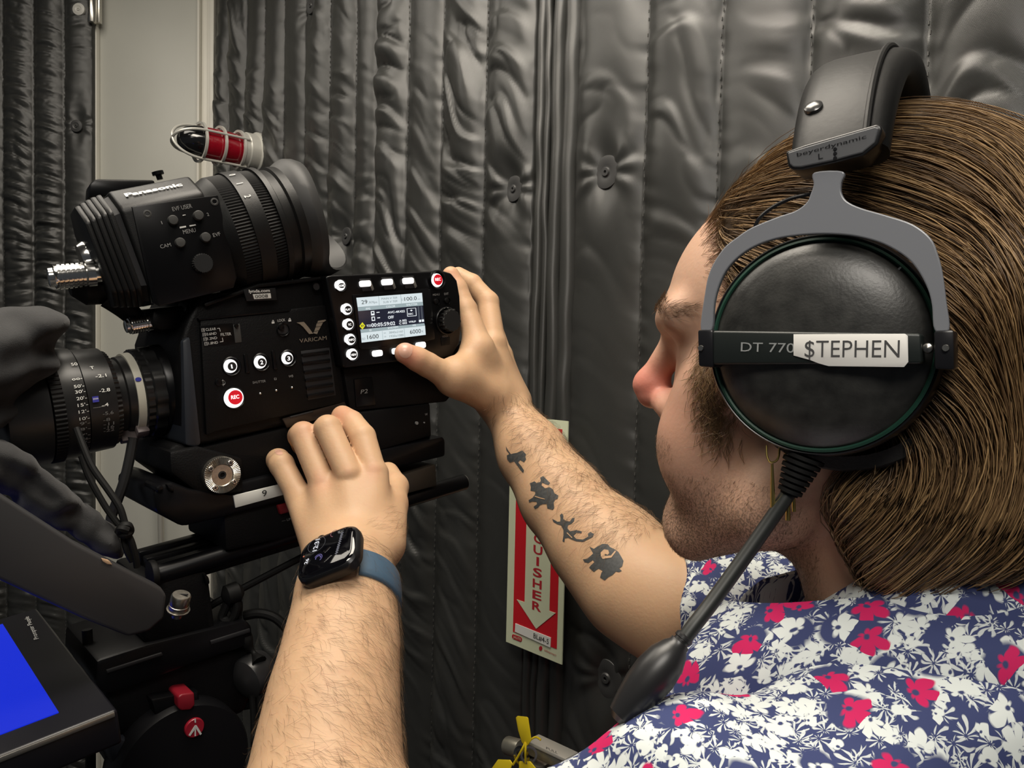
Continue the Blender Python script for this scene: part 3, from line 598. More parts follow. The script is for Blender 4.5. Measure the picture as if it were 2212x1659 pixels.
# keys round the screen
def key(px, py, w, h, name='lit_key'):
    c = rv(px, py, YL-.002); k = RIG.size(px, py, 1, YL)*1.35
    return MB().prism(rrect(c.x, c.z, w*k, h*k/1.35, min(w, h)*k*.25), YL-.003, YL+.001).build(name, M_BLIT, cpn, bevel=.0004)
for x, y in ((660,315),(1010,290),(1345,270)):
    a, b = c3(x, y); slab('key_recess', [(a-13,b-10),(a+11,b-11),(a+18,b+15),(a-6,b+17)], YL-.0006, YL+.001, M_INK, cpn, .0003)
    slab('key_glint', [(a+12,b-7),(a+19,b+12),(a+15,b+16),(a+10.5,b+3)], YL-.0016, YL+.0005, mat('silver_glint', (.35,.35,.33), .3, metal=.7), cpn, .0003); key(a, b, 19, 13)  # silver reflection beside each key, built as a bright metal sliver
for x, y in ((855,1425),(1168,1388),(1545,1295)): a, b = c3(x, y); key(a, b, 17, 13)
for s, x, y, rr, tw in (('PLAY',385,725,12.2,11.5),('TC',412,966,12.2,7),('INFO',442,1207,12.2,11.5),('VIEW',475,1445,12.4,12),('HOME',283,345,11.5,11.5)):
    a, b = c3(x, y); bb = disc('lit_key_round', a-2.2, b-.6, rr, YL-.0028, YL+.0005, M_BLIT, cpn, bevel=.0005)
    ring('key_ring', a-1.6, b, rr+.5, rr+2.4, YL-.0012, YL+.001, M_PLAS, cpn)
    disc('button_face', a, b, rr*.66, YL-.0031, YL-.002, M_INK, cpn, sq=.95 if s != 'HOME' else .7)
    text(s, RIG, (a-tw/2, b+3.2), (a+tw/2, b+1.8), 4.6, M_BLIT, cpn, y=YL-.0034, bold=.02)
a, b = c3(1818, 252); ring('button_ring', a, b, 17, 21, YL-.002, YL+.001, M_PLAS, cpn)
rb2 = disc('record_button', a-1.6, b+1.2, 14.6, YL-.0035, YL+.0005, M_BLIT, cpn, bevel=.0006); disc('button_face', a, b, 11.5, YL-.0038, YL-.003, M_RLIT, cpn)
text('REC', RIG, (a-6, b+2.6), (a+6, b+1.6), 6, M_BLIT, cpn, y=YL-.0041, bold=.02)
for s, p0, p1 in (('MENU',(1735,512),(1840,500)),('EXIT',(1915,496),(1985,488)),('LOCK',(1890,1176),(1975,1162))): text(s, RIG, c3(*p0), c3(*p1), 4.6, M_PRINTD, cpn, y=YL-.0004, bold=0.0)
for x, y in ((1795,595),(1962,583)): a, b = c3(x, y); disc('small_key', a, b, 5.6, YL-.002, YL+.001, M_BODY, cpn, bevel=.0006); ring('key_ring', a+1, b+1, 6.2, 7.4, YL-.0008, YL+.001, M_PLAS, cpn)
a, b = c3(1965, 905); c = rv(a, b, YL); R0 = RIG.size(a, b, 25, YL)
dial = MB()
rings = []
for yy, sc in ((0, 1.0), (-.006, 1.0), (-.0075, .93)):
    rings.append([(c.x + R0*sc*(1-.07*(k % 4 < 2))*math.cos(2*math.pi*k/56), YL+yy, c.z + R0*sc*(1-.07*(k % 4 < 2))*math.sin(2*math.pi*k/56)) for k in range(56)])
dial.loft(rings); dl = dial.build('jog_dial', mat('dial_gloss', (.02,.02,.02), .18), cpn)
ring('dial_guard', a, b, 27, 30, YL-.003, YL+.001, M_PLAS, cpn)
for k in range(7):
    an = math.radians(70 + k*19); q = MB(); x, z = c.x + R0*.96*math.cos(an), c.z + R0*.96*math.sin(an)
    q.cyl((x, YL-.002, z), (x, YL-.0072, z), .0009, n=8).build('dial_glint', M_CHROME, cpn)  # chrome pins imitate the highlights on the dial's upper left edge
a, b = c3(1940, 1240); slab('lock_key', [(a-10,b-9),(a+9,b-11),(a+10,b+6),(a-9,b+9)], YL-.0006, YL+.001, M_BODY, cpn, .0005)
# lower rear section under the control panel
low = slab('rear_lower_shell', [(741,796),(868,779),(960,772),(1000,735),(1003,820),(965,868),(757,889)], .0, .10, M_BODY, vc, .002)
slab('card_door', [(765,819),(805,814),(812,875),(770,880)], -.0015, .002, M_PLAS, vc, .0008)
text('P2', RIG, (779,851), (794,849), 9, M_PRINTD, vc, y=-.0019, shear=.25)
slab('door_catch', [(868,781),(905,776),(903,787),(880,790)], -.004, .002, M_PLAS, vc, .0006)

# ------------------------------------------------------------------ lens
YC = .052
LZ = rv(395, 836, YC).z
def lx(px): px -= 26; return rv(px, 836 + (395-px)*.143, YC).x
def lr(px, n): return RIG.size(px, 836 + (395-px)*.143, n, YC)
lens = thing('camera_lens', 'black cinema lens with white distance scale on the video camera', 'lens', RIG.M)
def lathe_x(name, prof, m, parent, n=64, teeth=0, depth=0):
    rings = []
    for px, rr in prof:
        x, R = lx(px), lr(px, rr)
        rings.append([(x, YC + (R - (depth if teeth and (int(k*teeth*2/n) % 2) else 0))*math.cos(2*math.pi*k/n), LZ + (R - (depth if teeth and (int(k*teeth*2/n) % 2) else 0))*math.sin(2*math.pi*k/n)) for k in range(n)])
    return MB().loft(rings).build(name, m, parent)
M_LENS = mat('black_lens_barrel', (.012,.012,.012), .36)
lathe_x('mount_flange', [(440,104),(386,104),(384,101)], M_BODY, lens)
lathe_x('lock_ring', [(388,98),(362,98),(357,95)], M_PLAS, lens)
lathe_x('knurled_lock_ring', [(357,96),(334,97),(330,94)], M_LENS, lens, 96, 16, .0012)
lathe_x('grip_ring', [(330,95),(316,96),(313,92)], M_LENS, lens, 144, 36, .0008)
lathe_x('cream_ring', [(314,90),(297,89)], mat('cream_ring_paint', (.62,.60,.50), .4), lens)
lathe_x('rear_barrel', [(298,85),(282,84),(279,80),(264,80),(260,84)], M_LENS, lens)
lathe_x('iris_gear', [(261,100),(248,104)], M_LENS, lens, 240, 60, .0010)
lathe_x('iris_ring', [(249,108),(190,113),(187,108)], M_LENS, lens)
lathe_x('focus_ring', [(187,116),(158,119),(140,119)], M_LENS, lens)
lathe_x('focus_gear', [(140,122),(116,123)], M_RUB, lens, 320, 80, .0006)
lathe_x('front_barrel', [(112,121),(60,123),(20,124),(15,112)], M_LENS, lens)
for pp, hh in (((348,760),9), ((346,928),7)): pass
def lens_text(s, px, rr, ang, wpx, hpx, m=M_PRINTB, off=.0006):
    vs, fs = text_mesh(s, .005); x0, x1 = vs[:,0].min(), vs[:,0].max()
    R = lr(px, rr) + off; k = lr(px, 1); W_ = wpx*k*1.45; Hh = hpx*k; a0 = math.radians(ang); out = []
    for v in vs:
        al = a0 + (v[1]/.7-.5)*Hh/R; out.append((lx(px) + (v[0]-x0)/(x1-x0)*W_, YC - R*math.cos(al), LZ + R*math.sin(al)))
    me = bpy.data.meshes.new('lettering'); me.from_pydata(out, [], fs); me.materials.append(m); link('lettering', me, lens)
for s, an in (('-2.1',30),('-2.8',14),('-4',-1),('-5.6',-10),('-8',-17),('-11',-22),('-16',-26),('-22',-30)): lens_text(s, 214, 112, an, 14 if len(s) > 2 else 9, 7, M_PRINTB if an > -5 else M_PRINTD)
lens_text('T', 209, 112, 41, 5, 7)
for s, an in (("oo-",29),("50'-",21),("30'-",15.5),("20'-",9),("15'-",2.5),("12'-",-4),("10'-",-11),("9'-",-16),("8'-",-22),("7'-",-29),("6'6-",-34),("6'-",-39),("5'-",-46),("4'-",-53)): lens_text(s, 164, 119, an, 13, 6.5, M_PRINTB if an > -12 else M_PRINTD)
lens_text('50', 172, 119, 46, 8, 8)
lens_text('_', 196, 113, -1.5, 16, 3)
mbq = MB(); R = lr(203,113)+.0006
for an0, an1, xa, xb in ((3,9,197,210),): mbq.add([(lx(x), YC - R*math.cos(math.radians(a)), LZ + R*math.sin(math.radians(a))) for x, a in ((xa,an0),(xb,an0),(xb,an1),(xa,an1))], [(0,1,2,3)])
mbq.build('maker_badge', mat('badge_blue', (.05,.05,.35), .4), lens); lens_text('ZEISS', 198, 113.2, 6.5, 7, 3)
mbq = MB(); R = lr(306,90)+.0004
mbq.add([(lx(304)+ .0022*math.cos(t), YC - R*math.cos(math.radians(24)+.05*math.sin(t)), LZ + R*math.sin(math.radians(24)+.05*math.sin(t))) for t in [2*math.pi*i/16 for i in range(16)]], [tuple(range(16))]); mbq.build('blue_dot', mat('badge_blue2', (.02,.03,.35), .4), lens)
for an, pa, pb in ((-52, 292, 318), (-66, 262, 300)):      # release levers
    R = lr(300, 96); a = math.radians(an); w = .11
    MB().loft([[(lx(p), YC - (R+q)*math.cos(a+t), LZ + (R+q)*math.sin(a+t)) for q, t in ((-.006,-w),(.0025,-w),(.0025,w),(-.006,w))] for p in (pa, pb)]).build('release_lever', mat('rosy_grey_plastic', (.16,.13,.125), .4), lens, bevel=.001)

# ------------------------------------------------------------------ connectors on the camera front
def bnc(parent, p0, p1, r0, name='connector'):
    p0 = Vector(p0); p1 = Vector(p1); L_ = (p1-p0).length; q = []
    prof = [(0, r0*.75), (L_*.14, r0*.75), (L_*.15, r0), (L_*.3, r0), (L_*.31, r0*.85)]
    for k in range(6): t = .34 + k*.085; prof += [(L_*t, r0*.95), (L_*(t+.05), r0*.95), (L_*(t+.055), r0*.86), (L_*(t+.08), r0*.86)]
    prof += [(L_*.88, r0*.9), (L_*.9, r0*.72), (L_*.98, r0*.70), (L_, r0*.55)]
    return MB().lathe(p0, p1-p0, prof, 28).build(name, M_CHROME, parent)
cn = bnc(vc, rv(335, 695, .03), rv(270, 706, .03), .0066)
slab('connector_block', [(330,668),(440,655),(442,705),(405,712),(345,716),(326,700)], .02, .09, M_BODY, vc, .004)
MB().cyl(rv(392, 672, .025), rv(410, 670, .025), .0075, n=24).build('grey_collar', mat('grey_collar', (.12,.12,.115), .35, metal=.6), vc, bevel=.001)

# ------------------------------------------------------------------ viewfinder
EVF = Frame(P(400, 520, .55), cv(.7855, .3373, .5197), UP)
def ev(px, py, y=0.0): return EVF.V(px, py, y)
evf = thing('viewfinder', 'large black electronic viewfinder with eyecup mounted above the video camera', 'viewfinder', EVF.M)
zt1 = ev(370, 430, 0).z; zb1 = ev(400, 640, 0).z; zt2 = ev(360, 389, .022).z
x0 = ev(283, 520, 0).x; x1 = ev(470, 500, 0).x
def sect(x, s=1.0, dy=0.0):
    zc = (zt2+zb1)/2; yc = .042
    base = [(.0, zb1+.012), (.0, zt1), (.004, zt1+.004), (.022, zt2), (.062, zt2), (.084, zt1), (.084, zb1+.012), (.070, zb1), (.014, zb1)]
    return [(x, yc + (y-yc)*s + dy, zc + (z-zc)*s) for y, z in base]
MB().loft([sect(x0), sect(x1)]).build('viewfinder_shell', M_EVF, evf, bevel=.003, seg=3)
# ribbed cooling end
xe = ev(205, 520, .02).x; xl = x0
n_r = 5
MB().loft([sect(xl+.001, .93), sect(xe+.008, .85)]).build('rib_core', M_INK, evf)
for k in range(n_r):
    t = k/(n_r-1); xa = xl - .004 - (xl-xe-.004)*t; s = .985 - .10*t**1.4
    MB().loft([sect(xa, s), sect(xa-.0042, s*.985)]).build('cooling_rib', M_EVF, evf, bevel=.0016)
for (xa, ya) in ((318,462),(463,436)):
    c = ev(xa, ya, -.0004); MB().lathe(c, (0,-1,0), [(-.001,.0028),(.0006,.0028),(.0008,.0018),(.0002,.0012),(.0002,.0004)], 20).build('screw', M_GLOSSDK, evf)
plt = MB().prism([EVF.XZ(a, b, -.0006) for a, b in ((284,446),(471,421),(512,600),(505,622),(345,662),(330,655))], -.0008, .002).build('button_plate', M_PLAS, evf, bevel=.0008)
def c1(x, y): return (160 + x/7.373, 340 + y/7.373)
def et(s, a, b, h, m=M_PRINTD, bold=0.0): text(s, EVF, a, b, h, m, evf, y=-.0012, bold=bold)
et('EVF USER', c1(1575,858), c1(1885,800), 9); et('1', c1(1400,1065), c1(1412,1062), 7); et('2', c1(2125,935), c1(2155,928), 7); et('MENU', c1(1745,1222), c1(1945,1185), 9); et('CAM', c1(1382,1452), c1(1550,1415), 8); et('EVF', (461.5,512.2), (477,508.5), 8)
decal(EVF, [[c1(1680,1105),(160+1780/7.373,340+1088/7.373),c1(1786,1112),c1(1686,1132)], [c1(1835,1082),c1(1935,1064),c1(1942,1084),c1(1842,1102)], [c1(1728,915),c1(1775,908),c1(1777,920),c1(1730,930)]], M_PRINT, evf, -.0012)
for x, y in ((1565,1005),(1972,930),(1680,1362),(2085,1278)):
    a, b = c1(x, y); c = ev(a, b, -.0008); q = EVF.size(a, b, 10.5)
    MB().lathe(c, (0,-1,0), [(-.001,q),(.0030,q),(.0038,q*.85),(.0040,q*.3),(.0040,.0001)], 28).build('menu_button', M_GLOSSDK, evf)
c = ev(436, 570, 0); q = EVF.size(436, 570, 22); rr_ = []
for yy, sc in ((.001, 1), (-.004, 1), (-.0055, .9)): rr_.append([(c.x + q*sc*(1-.06*(k % 2))*math.cos(math.pi*2*k/56), yy, c.z + q*sc*(1-.06*(k % 2))*math.sin(math.pi*2*k/56)) for k in range(56)])
MB().loft(rr_).build('menu_wheel', mat('wheel_gloss', (.05,.05,.05), .16, metal=.5), evf)
# brand lettering on the sloped top facet
fo = EVF.W((0, .004, zt1+.004)); fz = (EVF.W((0, .022, zt2)) - EVF.W((0, .004, zt1+.004)))
FAC = Frame(fo, EVF.X, fz)
t_ = text('Panasonic', FAC, (272, 424.5), (395, 400.5), 15, M_PRINTB, evf, y=-.0010, bold=.035); t_.data.transform(EVF.I @ FAC.M)
# barrel with rings and eyecup
AXY, AXZ = .042, (zt2+zb1)/2 - .007
def ex(px): return ev(px, 500 - (px-525)*.15, AXY).x
def el(name, prof, m, n=72, teeth=0, depth=0):
    rings = []
    for x, R in prof:
        rings.append([(x, AXY + (R-(depth if teeth and k % 2 else 0))*math.cos(2*math.pi*k/n), AXZ + (R-(depth if teeth and k % 2 else 0))*math.sin(2*math.pi*k/n)) for k in range(n)])
    return MB().loft(rings).build(name, m, evf)
xb = x1 + .006; RB = .0475
el('barrel_base', [(xb-.007,RB-.008),(xb+.002,RB-.002),(xb+.006,RB)], M_EVF)
el('knurled_ring', [(xb+.006,RB),(xb+.0185,RB)], M_RUB, 240, 1, .0009)
el('dioptre_ring', [(xb+.0185,RB+.0012),(xb+.0305,RB+.001)], M_EVF)
el('knurled_ring', [(xb+.0305,RB),(xb+.0405,RB-.001)], M_RUB, 240, 1, .0009)
el('eyepiece_collar', [(xb+.0405,RB+.0008),(xb+.0445,RB+.0008),(xb+.046,RB-.002),(xb+.053,RB-.003),(xb+.0545,RB-.001),(xb+.0625,RB-.002)], M_EVF)
# eyecup: flared rubber sheet with a wing
n = 48; outer = []; inner = []
for j, (t, rr) in enumerate(((0, 1.0), (.25, 1.06), (.5, 1.10), (.75, 1.08), (1.0, 1.02))):
    ro, ri = [], []
    for k in range(n):
        a = 2*math.pi*k/n; wing = max(0, math.cos(a - math.radians(320)))**2.0; top = max(0, math.cos(a-math.radians(100)))**2
        x = xb + .061 + t*(.015 + .042*wing + .006*top); R = (RB-.002)*rr*(1+.10*wing*t)
        ro.append((x, AXY + R*math.cos(a), AXZ + R*math.sin(a))); ri.append((x-.001, AXY + (R-.0022)*math.cos(a), AXZ + (R-.0022)*math.sin(a)))
    outer.append(ro); inner.append(ri)
MB().loft(outer + inner[::-1], cap=False).build('eyecup', mat('matt_eyecup_rubber', (.022,.022,.022), .55), evf)
el('eyepiece_glass', [(xb+.059,RB-.010),(xb+.061,RB-.010)], mat('dark_glass', (.004,.004,.006), .05), 48)
for k, s in enumerate('012'):
    a0 = math.radians(118 + k*16); vs, fs = text_mesh(s, .02); R = RB+.0018
    me = bpy.data.meshes.new('lettering'); me.from_pydata([(xb+.021+v[1]*.007, AXY + R*math.cos(a0+(v[0])*.09), AXZ + R*math.sin(a0+v[0]*.09)) for v in vs], [], fs); me.materials.append(M_PRINT); link('lettering', me, evf)
# rear bar, release knob, connectors, post
MB().prism([EVF.XZ(a, b, .07) for a, b in ((190,402),(203,391),(330,393),(330,425),(188,430))], .06, .085).build('mounting_bar', M_PLAS, evf, bevel=.002)
c = ev(346, 388, .045); MB().lathe(c, (0,0,1), [(0,.0022),(.0035,.0022),(.0036,.0042),(.0062,.0042)], 20).build('release_knob', M_PLAS, evf)
bnc(evf, ev(222, 590, .03), ev(103, 600, .03), .0095, 'connector')
MB().lathe(ev(188, 560, .05), (1,0,0), [(-.004,.012),(0,.0135),(.004,.0135),(.008,.011)], 28).build('connector_collar', M_CHROME, evf)
MB().lathe(ev(215, 612, .045), (1,.1,-.1), [(-.02,.006),(-.012,.014),(.004,.016),(.03,.014)], 28).build('connector_boot', M_RUB, evf)
MB().tube(smooth_path([ev(238,640,.04), ev(268,664,.04), ev(295,690,.04), ev(306,702,.042)], 5), [.010-.0003*k for k in range(16)], 12).build('strain_relief', M_RUB, evf)
slab('viewfinder_foot', [(596,578),(655,574),(658,598),(600,604)], .035, .075, M_PLAS, vc, .002)
slab('viewfinder_post', [(618,545),(636,540),(641,578),(622,580)], .045, .065, M_PLAS, vc, .002)
# ------------------------------------------------------------------ base plate under the camera
bpl = thing('camera_baseplate', 'black camera baseplate with a steel toothed rosette and a white number strip', 'baseplate', RIG.M)
slab('upper_plate', [(364,970),(382,958),(424,968),(757,890),(930,868),(934,945),(700,1000),(520,1045),(430,1068),(366,1022)], .004, .095, M_BODY, bpl, .003)
slab('front_cheek', [(366,975),(430,965),(525,990),(528,1068),(436,1072),(368,1022)], -.004, .05, M_BODY, bpl, .003)
slab('dovetail_plate', [(520,1042),(760,985),(958,942),(963,952),(963,986),(760,1034),(530,1098),(505,1072)], -.002, .09, M_BLKM, bpl, .003)
slab('front_bracket', [(331,1062),(346,1050),(370,1040),(410,1056),(500,1068),(640,1050),(650,1075),(480,1119),(396,1139),(337,1107)], -.006, .085, M_BLKM, bpl, .0035)
slab('bracket_step', [(336,1052),(352,1046),(356,1060),(340,1066)], -.009, .02, M_BLKM, bpl, .002)
slab('bracket_step', [(360,1046),(376,1052),(378,1066),(364,1060)], -.009, .02, M_BLKM, bpl, .002)
slab('clamp_body', [(482,1100),(640,1058),(690,1050),(720,1130),(668,1152),(488,1192)], -.002, .08, M_BODY, bpl, .003)
slab('number_strip', [(504.5,1071),(618,1043),(623,1066),(509,1097)], -.0072, -.0055, M_LABEL, bpl, .0002)
text('9', RIG, (567,1072.5), (577,1070), 13, M_INK, bpl, y=-.0078)
slab('red_catch', [(600,1092),(632,1084),(636,1104),(606,1112)], -.005, .01, mat('dark_red_plastic', (.16,.008,.012), .4), bpl, .001)
text('— UNLOCK', RIG, (609,1128), (652,1118), 5.5, M_PRINTD, bpl, y=-.0035)
slab('rear_riser', [(858,1030),(942,1002),(945,1050),(862,1072)], .0, .07, mat('tan_lit_metal', (.03,.024,.018), .4), bpl, .002)  # tan light falling on the block is mixed into its colour
slab('rear_electronics', [(757,892),(930,872),(932,942),(760,990)], -.001, .05, M_BODY, bpl, .002)
disc('switch', 901, 914, 3.5, -.0025, .0, M_PRINTD, bpl); disc('switch', 917, 913, 1.6, -.002, .0, M_PRINTD, bpl)
text('W', RIG, (918,898), (924,897), 5, M_PRINTD, bpl, y=-.0016)
MB().cyl(rv(913,866,.01), rv(914,878,.01), .0016, n=12).build('antenna_stub', M_CHROME, bpl)
# rosette
RC0 = rv(479.5, 1026, -.008); RR = RIG.size(479, 1026, 40, -.008)
rs_ = MB(); nn = 120
rs_.loft([[(RC0.x + q*math.cos(2*math.pi*k/nn), y + (-.0010 if k % 2 and q > RR*.6 else 0), RC0.z + q*math.sin(2*math.pi*k/nn)) for k in range(nn)] for q, y in ((RR, -.003), (RR, -.0085), (RR*.97, -.0092), (RR*.60, -.0094), (RR*.56, -.0086), (RR*.22, -.0086), (RR*.20, -.006))], cap=True)
ros = rs_.build('toothed_rosette', M_NICK, bpl, ang=4)
MB().lathe((RC0.x, -.0088, RC0.z), (0,-1,0), [(-.001,RR*.20),(.0004,RR*.19),(.0004,RR*.14),(-.001,RR*.12)], 24).build('rosette_bore', M_INK, ros)
for a in (50, 140, 230, 320):
    x, z = RC0.x + RR*.76*math.cos(math.radians(a)), RC0.z + RR*.76*math.sin(math.radians(a)); q = RR*.15
    sc_ = MB().lathe((x, -.0095, z), (0,-1,0), [(-.001,q),(.0006,q),(.0009,q*.8),(.0009,.0001)], 20).build('screw', M_STEEL, ros)
    for an in (20, 110):
        ca, sa = math.cos(math.radians(an)), math.sin(math.radians(an)); w = q*.14; h = q*.65
        MB().prism([(x+ca*h-sa*w, z+sa*h+ca*w), (x-ca*h-sa*w, z-sa*h+ca*w), (x-ca*h+sa*w, z-sa*h-ca*w), (x+ca*h+sa*w, z+sa*h-ca*w)], -.0107, -.0103).build('screw_slot', M_INK, ros, smooth=False)
# ------------------------------------------------------------------ support rails
rl = thing('support_rail', 'black grooved rail with round rods under the camera baseplate', 'rail', RIG.M)
MB().cyl(rv(336, 1243, .01), rv(1003, 1041, .01), .0078, n=28).build('rod', M_BLKM, rl, bevel=.0008)
c0, c1_ = rv(1000, 1041.5, .01), rv(1004, 1040.5, .01)
MB().cyl(c0, c1_, .0072, n=28).build('rod_end', M_STEEL, rl, bevel=.0005)
MB().cyl(rv(290, 1215, .075), rv(900, 1035, .075), .0078, n=28).build('rod', M_BLKM, rl, bevel=.0008)
zr = rv(400, 1180, .03)
for k, (pa, pb, yy) in enumerate((((296,1190),(486,1143),.055), ((312,1204),(490,1158),.040), ((330,1218),(493,1176),.025))):
    a, b = rv(*pa, yy), rv(*pb, yy); z = a.z
    MB().box((a.x, yy-.0055, z-.012), (b.x+.12, yy+.0055, z)).build('rail_rib', M_BLKM, rl, bevel=.001)
a, b = rv(300, 1215, .04), rv(640, 1150, .04)
MB().box((a.x, .012, a.z-.016), (b.x+.06, .070, a.z-.006)).build('rail_bed', M_BODY, rl, bevel=.001)
MB().cyl(rv(322,1243,.004), rv(337,1240,.004), .0105, n=24).build('rod_stop', M_RUB, rl, bevel=.001)
# ------------------------------------------------------------------ riser and tripod head
th = thing('tripod', 'black tripod and fluid head with red release catch and red round badge', 'tripod', RIG.M)
slab('riser_block', [(316,1258),(448,1232),(455,1266),(469,1372),(461,1396),(390,1420),(330,1402),(310,1386)], .004, .085, M_BODY, th, .004)
slab('riser_lip', [(440,1240),(452,1246),(455,1262),(446,1266)], .0, .05, M_PLAS, th, .002)
slab('camera_plate', [(208,1428),(320,1392),(530,1340),(545,1352),(548,1392),(430,1432),(240,1500),(205,1490)], .0, .09, M_BLKM, th, .003)
slab('plate_groove', [(230,1448),(350,1410),(352,1416),(232,1455)], -.0015, .01, M_INK, th, .0004)
slab('plate_groove', [(455,1385),(540,1358),(541,1366),(456,1393)], -.0015, .01, M_INK, th, .0004)
slab('head_body', [(232,1478),(430,1420),(545,1392),(560,1470),(530,1545),(440,1560),(255,1600),(225,1560)], .008, .085, M_BODY, th, .006, seg=3)
slab('release_catch', [(384,1506),(392,1500),(420,1496),(422,1524),(412,1534),(392,1536),(385,1530)], -.012, .01, mat('shaded_catch_red', (.22,.008,.018), .38), th, .002, seg=3)  # red darkened for the shade the catch sits in
slab('catch_seat', [(326,1512),(430,1492),(434,1540),(340,1556)], -.004, .02, M_PLAS, th, .002)
dc = rv(402, 1668, -.012); DR = RIG.size(402, 1668, 145, -.012)
MB().lathe((dc.x, .02, dc.z), (0,-1,0), [(0,DR*.98),(.004,DR),(.026,DR),(.030,DR*.96),(.031,DR*.4),(.031,.001)], 72).build('pan_drum', mat('drum_black', (.004,.004,.005), .42, spec=.3), th)
BC = rv(421, 1573, -.013); BR = RIG.size(421, 1573, 20.5, -.013)
bdg = MB().lathe((BC.x, -.0105, BC.z), (0,-1,0), [(0,BR),(.002,BR),(.0026,BR*.93),(.0026,.0001)], 40).build('round_badge', mat('badge_red', (.30,.010,.024), .3), th)
decal(RIG, [[(420,1553),(423,1552.5),(423.5,1561),(420.6,1561.4)], [(421.4,1567),(425,1567),(436,1585),(432.4,1588),(423,1573)], [(421,1567),(423.4,1572),(411,1590),(407.6,1588.6)], [(420.6,1573),(423.2,1573),(423.6,1590),(420.4,1590.4)]], mat('badge_white', (.6,.6,.58), .4), bdg, -.0138)
kb = rv(548, 1472, .0); KR = RIG.size(560, 1465, 46)
MB().lathe(rv(530,1470,.0), (1,.35,.05), [(-.004,KR*.5),(0,KR*.92),(.003,KR),(.016,KR),(.019,KR*.94),(.022,KR*.55),(.022,.001)], 48).build('tilt_knob', mat('knob_satin_black', (.02,.02,.021), .32), th)
slab('head_arm', [(500,1470),(545,1440),(600,1500),(580,1530),(520,1540)], .01, .05, M_BODY, th, .004)
slab('lower_wedge', [(228,1595),(330,1600),(330,1700),(262,1700),(238,1640)], .0, .06, mat('blue_black_metal', (.012,.014,.02), .4), th, .004)
# column and legs to the floor
hb = RIG.W(rv(402, 1668, .05)); zt_h = hb.z - .06
def rigged(mb):
    mb.v = [tuple(RIG.I @ (Vector(v) + Vector((hb.x, hb.y, 0)))) for v in mb.v]; return mb
rigged(MB().lathe((0,0,0), (0,0,1), [(zt_h-.28,.022),(zt_h-.10,.022),(zt_h-.09,.04),(zt_h-.02,.055),(zt_h,.05)], 32)).build('column', M_BLKM, th)
for k in range(3):
    an = math.radians(100 + 120*k); d = Vector((math.cos(an), math.sin(an), 0))
    rigged(MB().cyl(Vector((0,0,zt_h-.06)) + d*.05, d*.30 + Vector((0,0,.03)), .017, .012, 20)).build('leg', M_BLKM, th)
    rigged(MB().lathe(d*.30, (0,0,1), [(0,.016),(.004,.019),(.03,.015),(.05,.013)], 20)).build('foot', M_RUB, th)
# ------------------------------------------------------------------ teleprompter: monitor, frame arm, hood
MON = Frame(P(254, 1532, .455), RIG.X, RIG.Z)
MONZ = Frame(P(254, 1532, .455), RIG.X, RIG.Y)     # frame whose plane is the monitor face (Y axis = -up of the rig)
if MONZ.Y.dot(RIG.Z) > 0: pass
mon = thing('prompter_monitor', 'flat black teleprompter monitor showing a blue screen at lower left', 'monitor', MON.M)
def mz(px, py):      # pixel to the top face z = 0 of the monitor
    c = MON.I @ CP; d = (MON.I @ P(px, py, 1.0)) - c; t = -c.z/d.z; v = c + d*t; return (v.x, v.y)
o1 = mz(254, 1532); o2 = mz(103, 1306); o3 = mz(-260, 1731)
wy = o2[1]; wx_ = o3[0]
MB().box((wx_, 0, -.022), (0, wy, 0)).build('case', mat('monitor_case', (.006,.006,.009), .36, spec=.4), mon, bevel=.0022, seg=3)
s1 = mz(127, 1540); s2 = mz(-20, 1232)
MB().box((wx_+.03, s1[1], -.0012), (s1[0], wy-.016, .0006)).build('screen', mat('blue_screen', (.01,.01,.03), .25, emit=(.003,.022,.62), es=1.0), mon)
MB().box((wx_+.002, -.0012, -.0035), (-.002, .0006, -.0005)).build('edge_highlight', mat('highlight_metal', (.30,.29,.27), .3, metal=.8), mon, bevel=.0004)  # bright strip imitates the highlight along the case edge
# brand lettering on the right bezel, reading along the bezel
vs, fs = text_mesh('Prompter People', .0)
p_a = Vector(mz(84, 1381)); p_b = Vector(mz(62, 1333)); dv = p_b - p_a; Lt = dv.length; dv.normalize(); up_ = Vector((-dv.y, dv.x)); up_ = up_ if up_.x < 0 else -up_
x0_, x1_ = vs[:,0].min(), vs[:,0].max(); ht = abs((Vector(mz(96,1380)) - Vector(mz(80,1381))).length)
me = bpy.data.meshes.new('lettering'); me.from_pydata([(p_a.x + dv.x*(v[0]-x0_)/(x1_-x0_)*Lt + up_.x*v[1]/.7*ht*.55, p_a.y + dv.y*(v[0]-x0_)/(x1_-x0_)*Lt + up_.y*v[1]/.7*ht*.55, .0007) for v in vs], [], fs); me.materials.append(M_PRINT); link('lettering', me, mon)
# side arm plate
YA = -.045
arm = thing('teleprompter', 'dark grey slanted side plate of the teleprompter above the blue monitor', 'teleprompter', RIG.M)
ap = [(-60,1031),(0,1067),(167,1175),(349,1270),(361,1286),(355,1337),(322,1365),(278,1376),(179,1337),(0,1254),(-60,1226)]
slab('arm_plate', ap, YA, YA+.016, mat('dark_grey_frame', (.034,.034,.036), .48), arm, .0025, seg=3)
slab('arm_chip', [(219,1206),(236,1211),(243,1220),(232,1219),(222,1213)], YA-.0006, YA+.006, mat('bare_wear', (.5,.33,.2), .5), arm, .0004)
